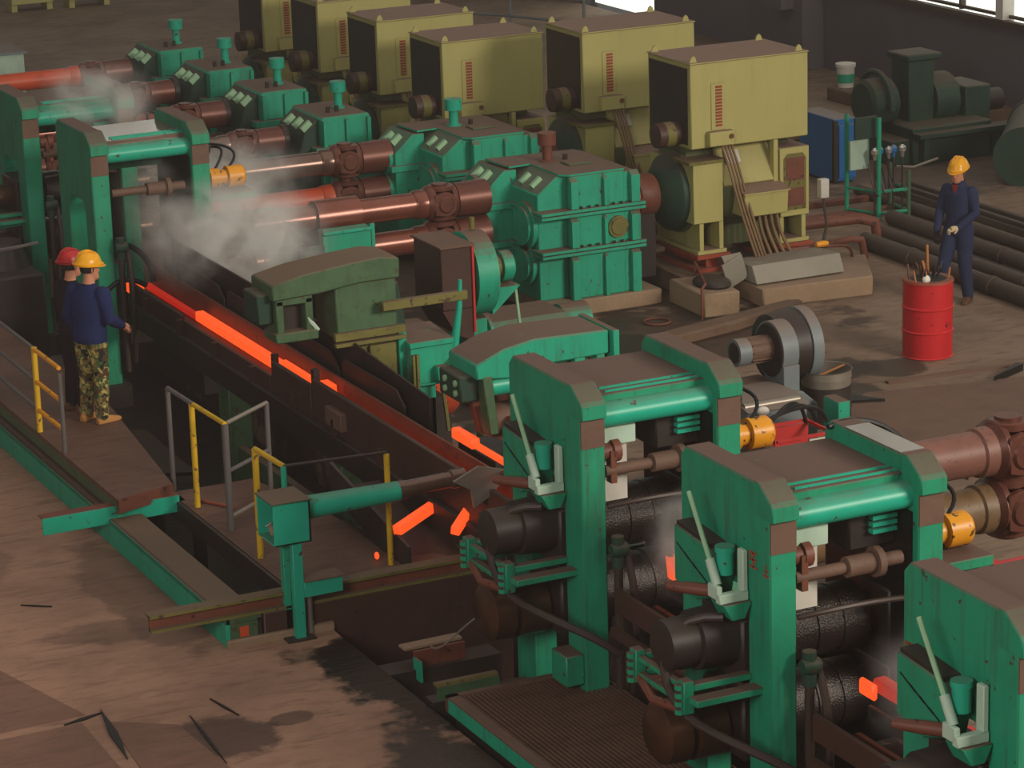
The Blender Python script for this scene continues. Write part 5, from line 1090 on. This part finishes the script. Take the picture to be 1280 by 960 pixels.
# ------------------------------------------------------------------ workers
def body_mesh(J, add_head):
    """one continuous body: lofted torso, tapered limbs and head fused into a single skin"""
    mb = MB(); nn = 24
    rows = [[mb.bm.verts.new((x+rx*cos(2*pi*i/nn), y+ry*sin(2*pi*i/nn)*(1.0 if abs(sin(2*pi*i/nn)) < .8 else .97), z)) for i in range(nn)] for (x, y, z, rx, ry) in J['torso']]
    for A_, B_ in zip(rows, rows[1:]):
        for i in range(nn): mb.face([A_[i], A_[(i+1) % nn], B_[(i+1) % nn], B_[i]])
    mb.face(rows[0][::-1]); mb.face(rows[-1])
    for pts, rad in J['limbs']:
        mb.tube(pts, rad, 14)
        for p, r in zip(pts, rad): mb.ell(p, r, r, r, 14, 8)
    P = add_head(mb)
    bmesh.ops.recalc_face_normals(mb.bm, faces=mb.bm.faces)
    me = bpy.data.meshes.new('bones'); mb.bm.to_mesh(me); mb.bm.free()
    o = bpy.data.objects.new('bones', me); COL.objects.link(o)
    r = o.modifiers.new('r', 'REMESH'); r.mode = 'VOXEL'; r.voxel_size = .009
    dg = bpy.context.evaluated_depsgraph_get(); dg.update()
    out = bpy.data.meshes.new_from_object(o.evaluated_get(dg))
    bpy.data.objects.remove(o); bpy.data.meshes.remove(me)
    return out, P
def hand(mb, wrist, d, up, size=.105, curl=.5, side=1):
    """palm and five unequal bent fingers; d points along the hand, up is the back of the hand"""
    d = Vector(d).normalized(); up = (Vector(up)-d*Vector(up).dot(d)).normalized(); s = d.cross(up)*side; w = Vector(wrist)
    mb.tube([w-d*.02, w+d*.02, w+d*.055, w+d*.09], [.028, .036, .042, .034], 10)
    for k, (off, ln) in enumerate(((-.030, .070), (-.010, .082), (.010, .078), (.029, .060))):
        b = w + d*.085 + s*off; p1 = b + d*ln*.45 - up*curl*.012; p2 = p1 + (d*(1-curl) - up*curl*1.2).normalized()*ln*.32; p3 = p2 + (d*(.6-curl) - up*1.2*curl).normalized()*ln*.28
        mb.tube([b-d*.02, b, p1, p2, p3], [.010, .0105, .0098, .009, .0065], 7)
    b = w + d*.03 - s*.034; p1 = b + (d*.6 - s*.7 - up*.3).normalized()*.035; p2 = p1 + (d*.9 - s*.15 - up*.5).normalized()*.03
    mb.tube([b+s*.015, b, p1, p2], [.014, .0135, .012, .008], 7)
def head(mb, c, face, tilt=0.0, s=1.0):
    """skull, jaw, nose, brows, lips and ears, looking along face"""
    f = Vector((face[0], face[1], 0)).normalized(); r = Vector((f.y, -f.x, 0)); u = Vector((0, 0, 1)); f = (f*cos(tilt)-u*sin(tilt)); u = r.cross(f)
    c = Vector(c); rows = []
    prof = [(-.125, .030, .052, .040), (-.112, .048, .062, .052), (-.09, .060, .056, .060), (-.06, .068, .038, .070), (-.03, .072, .020, .080), (0, .075, .008, .088), (.04, .075, -.002, .092), (.08, .066, -.006, .080), (.105, .045, -.006, .055), (.118, .012, -.006, .015)]
    nn = 18
    for (z, rx, fy, ry) in prof:
        rows.append([mb.bm.verts.new(c + (u*z + r*rx*cos(2*pi*i/nn) + f*(fy + ry*sin(2*pi*i/nn)))*s) for i in range(nn)])
    for A, B in zip(rows, rows[1:]):
        for i in range(nn): mb.face([A[i], A[(i+1) % nn], B[(i+1) % nn], B[i]])
    mb.face(rows[0][::-1]); mb.face(rows[-1])
    P = lambda a, b, d: c + (r*a + f*b + u*d)*s
    mb.tube([P(0, .092, .018), P(0, .108, -.012), P(0, .118, -.030), P(0, .098, -.040)], [.008, .011, .014, .010], 8)
    for k in (-1, 1):
        mb.tube([P(k*.014, .094, .026), P(k*.045, .082, .026)], .008, 6)
        mb.tube([P(k*.012, .096, -.036), P(k*.012, .102, -.034)], .008, 6)
        mb.tube([P(k*.076, -.002, .015), P(k*.086, -.012, .01), P(k*.084, -.010, -.03), P(k*.074, .0, -.035)], [.008, .010, .009, .006], 7)
    mb.tube([P(-.026, .092, -.066), P(0, .101, -.064), P(.026, .092, -.066)], [.004, .007, .004], 6)
    mb.tube([P(-.022, .090, -.074), P(0, .099, -.075), P(.022, .090, -.074)], [.004, .007, .004], 6)
    return P
def eyes(parent, P):
    for k in (-1, 1):
        w = obj('eye', MB().ell(P(k*.030, .078, .006), .013, .013, .009, 10, 8), 'white', parent)
        obj('pupil', MB().ell(P(k*.030, .088, .006), .006, .006, .006, 8, 6), 'black', w)
def helmet(parent, c, face, mat, tilt=0.0):
    f = Vector((face[0], face[1], 0)).normalized(); a = math.atan2(f.y, f.x)
    M_ = Matrix.Translation(Vector(c)) @ Matrix.Rotation(a, 4, 'Z') @ Matrix.Rotation(tilt, 4, 'Y')
    mb = MB(); mb.ell((0, 0, 0), .142, .118, .125, 28, 9, .5, 1.0)
    mb.lathe((0, 0, -.022), (0, 0, .012), [(0, .118), (1, .118)], 28)
    for v in mb.bm.verts:
        if v.co.z <= .013 and abs(v.co.x) > .0: v.co.x *= 1.2 if v.co.x > 0 else 1.15
    for v in mb.bm.verts: v.co = M_ @ v.co
    h = obj('helmet', mb, mat, parent)
    mb = MB()
    pts = []
    for i in range(33):
        t_ = 2*pi*i/32; ex = .045*max(0, cos(t_))**2
        pts.append(((.150+ex)*cos(t_), .132*sin(t_), -.016 - .012*max(0, cos(t_))))
    inn = [(.125*cos(2*pi*i/32), .108*sin(2*pi*i/32), -.008) for i in range(33)]
    for dz in (0, .008):
        A = [mb.bm.verts.new((p[0], p[1], p[2]+dz)) for p in pts[:-1]]; B = [mb.bm.verts.new((p[0], p[1], p[2]+dz)) for p in inn[:-1]]
        for i in range(32): mb.face([A[i], A[(i+1) % 32], B[(i+1) % 32], B[i]])
        if dz == 0: keep = A
        else:
            for i in range(32): mb.face([keep[i], keep[(i+1) % 32], A[(i+1) % 32], A[i]])
    for v in mb.bm.verts: v.co = M_ @ v.co
    obj('brim', mb, mat, h)
    mb = MB()
    for off in (-.03, 0, .03): mb.tube([(.125*cos(t_)*1.0, off*(1+.3*sin(t_)), .125*sin(t_)+.003) for t_ in [radians(d) for d in range(15, 170, 12)]], .006, 6)
    for v in mb.bm.verts: v.co = M_ @ v.co
    obj('ridge', mb, mat, h)
    return h
def person(loc, yaw, label, J, cloth, face_dir, head_c, head_tilt, helm, shoes, hands, hair=True, sc=1.0, collar=None):
    """J: local joints (x forward, y left, z up) -> continuous body; cloth(co local) -> material index"""
    t = thing('person', label, 'person', loc)
    R = Matrix.Translation(Vector(loc)) @ Matrix.Rotation(yaw, 4, 'Z') @ Matrix.Scale(sc, 4)
    me, P = body_mesh(J, lambda hm: head(hm, head_c, face_dir, head_tilt))
    bm = bmesh.new(); bm.from_mesh(me); bpy.data.meshes.remove(me)
    for _ in range(2): bmesh.ops.smooth_vert(bm, verts=bm.verts, factor=.5, use_axis_x=True, use_axis_y=True, use_axis_z=True)
    mats = [cloth['top'], cloth['legs'], 'skin']
    for f in bm.faces: f.material_index = cloth['pick'](f.calc_center_median())
    bmesh.ops.transform(bm, matrix=Matrix.Translation(-Vector(loc)) @ R, verts=bm.verts)
    me = bpy.data.meshes.new('body'); bm.to_mesh(me); bm.free()
    for m in mats: me.materials.append(MT[m])
    me.polygons.foreach_set('use_smooth', [True]*len(me.polygons))
    body = bpy.data.objects.new('body', me); COL.objects.link(body); body.parent = t
    RP = lambda p: R @ Vector(p)
    def local(mb):
        for v in mb.bm.verts: v.co = R @ v.co
        return mb
    eyes(t, lambda a, b, d: RP(P(a, b, d)))
    hc = R @ (Vector(head_c)+Vector((-.012, 0, .052))); fd = R.to_3x3() @ Vector((face_dir[0], face_dir[1], 0))
    helmet(t, hc, fd, helm, head_tilt*.8)
    if hair:
        fv = Vector((face_dir[0], face_dir[1], 0)).normalized()
        hb = MB(); c0 = Vector(head_c)-fv*.012+Vector((0, 0, .008)); hb.ell((c0.x, c0.y, c0.z), .086, .086, .095, 18, 8, .34, .80)
        for v in hb.bm.verts:
            k = (v.co-c0).dot(fv)
            if k > .03: v.co -= fv*(k-.03)*1.0
        obj('hair', local(hb), 'hair', t)
    for (w, d, u_, curl, side, m) in hands:
        hb = MB(); hand(hb, w, d, u_, curl=curl, side=side); obj('hand', local(hb), m, t)
    for (heel, d, m) in shoes:
        h = Vector(heel); d = Vector(d).normalized(); s_ = Vector((-d.y, d.x, 0)); sb = MB()
        rows = [(-.06, .030, .06), (-.03, .042, .095), (.03, .045, .10), (.09, .047, .075), (.15, .049, .055), (.20, .042, .045), (.235, .022, .030)]
        prev = None
        for (a, wd, ht) in rows:
            ring = [sb.bm.verts.new(h + d*a + s_*wd*q + Vector((0, 0, z_*ht))) for q, z_ in ((-1, 0), (-1, .55), (-.6, 1), (.6, 1), (1, .55), (1, 0))]
            if prev:
                for i in range(6): sb.face([prev[i], prev[(i+1) % 6], ring[(i+1) % 6], ring[i]])
            else: sb.face(ring[::-1])
            prev = ring
        sb.face(prev)
        so = obj('shoe', local(sb), m, t, .008)
    if collar:
        cb = MB(); cb.lathe(tuple(Vector(J['neck'])-Vector((0, 0, .045))), tuple(Vector(J['neck'])+Vector((.004, 0, .03))), [(0, .095), (.6, .075), (1, .07)], 18, False); obj('collar', local(cb), collar, t)
        n_ = Vector(J['neck']); fb = MB().prism([(-.035, n_.z-.02), (.035, n_.z-.02), (.0, n_.z-.16)], 'x', n_.x+.06, n_.x+.11); tag(obj('shirt_front', local(fb), 'shirt', t), 'dark red shirt at the open collar')
    return t
def joints(armL, armR, legL, legR, lean=0.0, wide=1.0, hem=.84):
    w = wide
    T = [(0, 0, hem, .128*w, .178*w), (0, 0, hem+.06, .136*w, .182*w), (lean*.3, 0, 1.05, .128*w, .172*w), (lean*.7, 0, 1.22, .138*w, .192*w), (lean, 0, 1.34, .128*w, .200*w), (lean, 0, 1.41, .098*w, .172*w), (lean, 0, 1.452, .072, .10), (lean+.006, 0, 1.48, .060, .064), (lean+.02, 0, 1.57, .056, .058)]
    L = []
    for s, A, Lg in ((1, armL, legL), (-1, armR, legR)):
        sh = Vector((lean-.005, s*.172*w, 1.375)); el = Vector(A[0]); wr = Vector(A[1])
        L.append(([sh, sh.lerp(el, .45), el, el.lerp(wr, .4), wr], [.078*w, .070*w, .058*w, .056*w, .044]))
        hip = Vector((0, s*.085, .90)); kn = Vector(Lg[0]); an = Vector(Lg[1])
        L.append(([hip, hip.lerp(kn, .5), kn, kn.lerp(an, .45), an], [.112, .100, .082, .078, .070]))
    return {'torso': T, 'limbs': L, 'neck': (lean+.005, 0, 1.485)}
def pick(waist):
    def f(c):
        if c.z > 1.475 and abs(c.y) < .1: return 2
        if c.z < waist and abs(c.y) < .236: return 1
        return 0
    return f
# right worker: faces the mill, left glove in front of his belly
J = joints(((.03, .25, 1.13), (.22, .14, .98)), ((.05, -.235, 1.12), (.18, -.20, .90)), ((.02, .10, .48), (-.03, .12, .09)), ((.17, -.10, .50), (.15, -.11, .10)))
person((19.93, 29.42, 0), radians(205), 'person in blue work clothes and orange-yellow helmet standing behind the red drum', J,
       {'top': 'navy2', 'legs': 'navy2', 'pick': pick(.83)}, (1, .12), (.035, 0, 1.625), .30, 'helmet',
       [((-.05, .12, 0), (1, .25, 0), 'brownshoe'), ((.12, -.11, 0), (1, -.15, 0), 'brownshoe')],
       [((.235, .125, .97), (.8, -.5, -.1), (.2, .2, 1), .7, 1, 'glove'), ((.19, -.195, .87), (.3, .1, -1), (1, -.3, .2), .6, -1, 'darkglove')], collar='navy2')
# left worker seen from behind: looks along the trough, camouflage trousers
J = joints(((-.02, .27, 1.12), (.08, .25, .90)), ((.03, -.255, 1.12), (.25, -.22, 1.0)), ((.02, .10, .48), (-.01, .11, .09)), ((.02, -.10, .48), (-.02, -.11, .09)), lean=.03, wide=1.12, hem=.86)
person((8.36, 27.56, .75), radians(30), 'person in blue jumper, camouflage trousers and yellow helmet seen from behind', J,
       {'top': 'navy', 'legs': 'camo', 'pick': pick(.865)}, (1, -.35), (.055, 0, 1.625), .12, 'helmet',
       [((-.04, .11, 0), (1, .1, 0), 'shoe'), ((-.03, -.11, 0), (1, -.25, 0), 'shoe')],
       [((.27, -.215, .985), (.9, .15, -.35), (.1, -.4, 1), .6, -1, 'skin'), ((.08, .25, .87), (.2, 0, -1), (0, 1, 0), .4, 1, 'skin')], sc=.965)
J = joints(((.03, .25, 1.12), (.14, .2, .92)), ((.03, -.24, 1.12), (.12, -.2, .9)), ((.02, .10, .48), (-.01, .11, .09)), ((.02, -.10, .48), (-.01, -.11, .09)))
person((8.33, 28.02, .75), radians(20), 'person in dark clothes and a red helmet mostly hidden behind the worker in camouflage trousers', J,
       {'top': 'darkcloth', 'legs': 'darkcloth', 'pick': pick(.865)}, (1, 0), (.035, 0, 1.625), .1, 'helmetred',
       [((-.04, .11, 0), (1, .1, 0), 'brownshoe'), ((-.04, -.11, 0), (1, -.1, 0), 'brownshoe')],
       [((.15, .2, .90), (.4, 0, -1), (0, 1, 0), .4, 1, 'skin'), ((.13, -.2, .88), (.4, 0, -1), (0, -1, 0), .4, -1, 'skin')], sc=.93)

t = thing('pale_cabinet', 'pale grey-green cabinet at the left edge behind the furthest stand', 'cabinet', (13.4, 49.4, 0))
obj('body', MB().box(12.75, 14.05, 49.0, 49.9, 0, .95), 'mint', t, .01); obj('lid', MB().box(12.71, 14.1, 48.96, 49.94, .95, .99), 'grey', t)
obj('door', MB().box(13.2, 13.9, 48.97, 49.0, .1, .85), 'mint', t, .006)
# ------------------------------------------------------------------ steam
def steam(name, c, size, dens, label, seed, col=(1.0, .97, .94)):
    m = bpy.data.materials.new(name); m.use_nodes = True; nt = m.node_tree; n = nt.nodes; L = nt.links
    n.remove(n['Principled BSDF']); out = n['Material Output']
    v = n.new('ShaderNodeVolumePrincipled'); v.inputs['Color'].default_value = col+(1,); v.inputs['Anisotropy'].default_value = 0.0
    tc = n.new('ShaderNodeTexCoord')
    ln = n.new('ShaderNodeVectorMath'); ln.operation = 'LENGTH'
    ml = n.new('ShaderNodeVectorMath'); ml.operation = 'DIVIDE'; L.new(tc.outputs['Object'], ml.inputs[0]); ml.inputs[1].default_value = tuple(s/2 for s in size); L.new(ml.outputs[0], ln.inputs[0])
    ad = n.new('ShaderNodeVectorMath'); ad.inputs[1].default_value = (seed*3.7, seed*1.3, seed*2.1); L.new(tc.outputs['Object'], ad.inputs[0])
    nz = n.new('ShaderNodeTexNoise'); nz.inputs['Scale'].default_value = 2.6; nz.inputs['Detail'].default_value = 4; nz.inputs['Distortion'].default_value = 0.8; L.new(ad.outputs[0], nz.inputs['Vector'])
    a = n.new('ShaderNodeMapRange'); L.new(nz.outputs[0], a.inputs[0]); a.inputs[1].default_value = .40; a.inputs[2].default_value = .72
    f = n.new('ShaderNodeMapRange'); f.interpolation_type = 'SMOOTHSTEP'; L.new(ln.outputs['Value'], f.inputs[0]); f.inputs[1].default_value = 1.0; f.inputs[2].default_value = .25
    mx = n.new('ShaderNodeMath'); mx.operation = 'MULTIPLY'; L.new(a.outputs[0], mx.inputs[0]); L.new(f.outputs[0], mx.inputs[1])
    d = n.new('ShaderNodeMath'); d.operation = 'MULTIPLY'; L.new(mx.outputs[0], d.inputs[0]); d.inputs[1].default_value = dens
    L.new(d.outputs[0], v.inputs['Density']); L.new(v.outputs[0], out.inputs['Volume'])
    mb = MB(); mb.ell(c, size[0]/2, size[1]/2, size[2]/2, 20, 12)
    # vertices are shifted so the object's own origin is the cloud's centre
    bmesh.ops.translate(mb.bm, verts=mb.bm.verts, vec=-Vector(c))
    me = bpy.data.meshes.new('steam'); mb.bm.to_mesh(me); mb.bm.free(); me.materials.append(m)
    o = bpy.data.objects.new('steam_cloud', me); COL.objects.link(o); o.location = c
    tag(o, label, 'steam', None, 'stuff'); return o
steam('steam_trough', (10.95, 30.4, 1.75), (2.4, 3.0, 1.5), 4.5, 'dense pale steam drifting over the start of the trough', 1)
steam('steam_back', (11.9, 33.6, 1.75), (2.8, 2.6, 1.1), 2.2, 'thin steam in front of the second gearbox shafts', 2)
steam('steam_stand', (10.5, 33.6, 2.9), (1.6, 2.4, 1.0), 2.0, 'thin steam over the pale top of the stand by the workers', 3)
steam('steam_window', (10.4, 31.6, 1.9), (0.9, 1.3, 1.7), 2.2, 'haze inside the stand beside the workers', 4)
steam('steam_roll', (10.25, 18.5, 1.75), (.9, 1.3, 1.1), 5.0, 'small steam puff between the middle stand and the next one', 5)
steam('steam_corner', (10.3, 15.4, 1.6), (.9, 1.6, 1.2), 2.0, 'faint steam between the second stand and the corner stand', 6)

# thin dusty haze that fills the whole hall
hm = bpy.data.materials.new('hall_haze'); hm.use_nodes = True; _n = hm.node_tree.nodes; _n.remove(_n['Principled BSDF'])
_v = _n.new('ShaderNodeVolumeScatter'); _v.inputs['Color'].default_value = (.95, .86, .82, 1); _v.inputs['Density'].default_value = 0.0011; _v.inputs['Anisotropy'].default_value = 0.1
hm.node_tree.links.new(_v.outputs[0], _n['Material Output'].inputs['Volume'])
tag(obj('haze', MB().box(-8, 27.1, 6, 77.8, -.5, 15), hm), 'thin brownish haze hanging through the whole hall', 'haze', None, 'stuff')
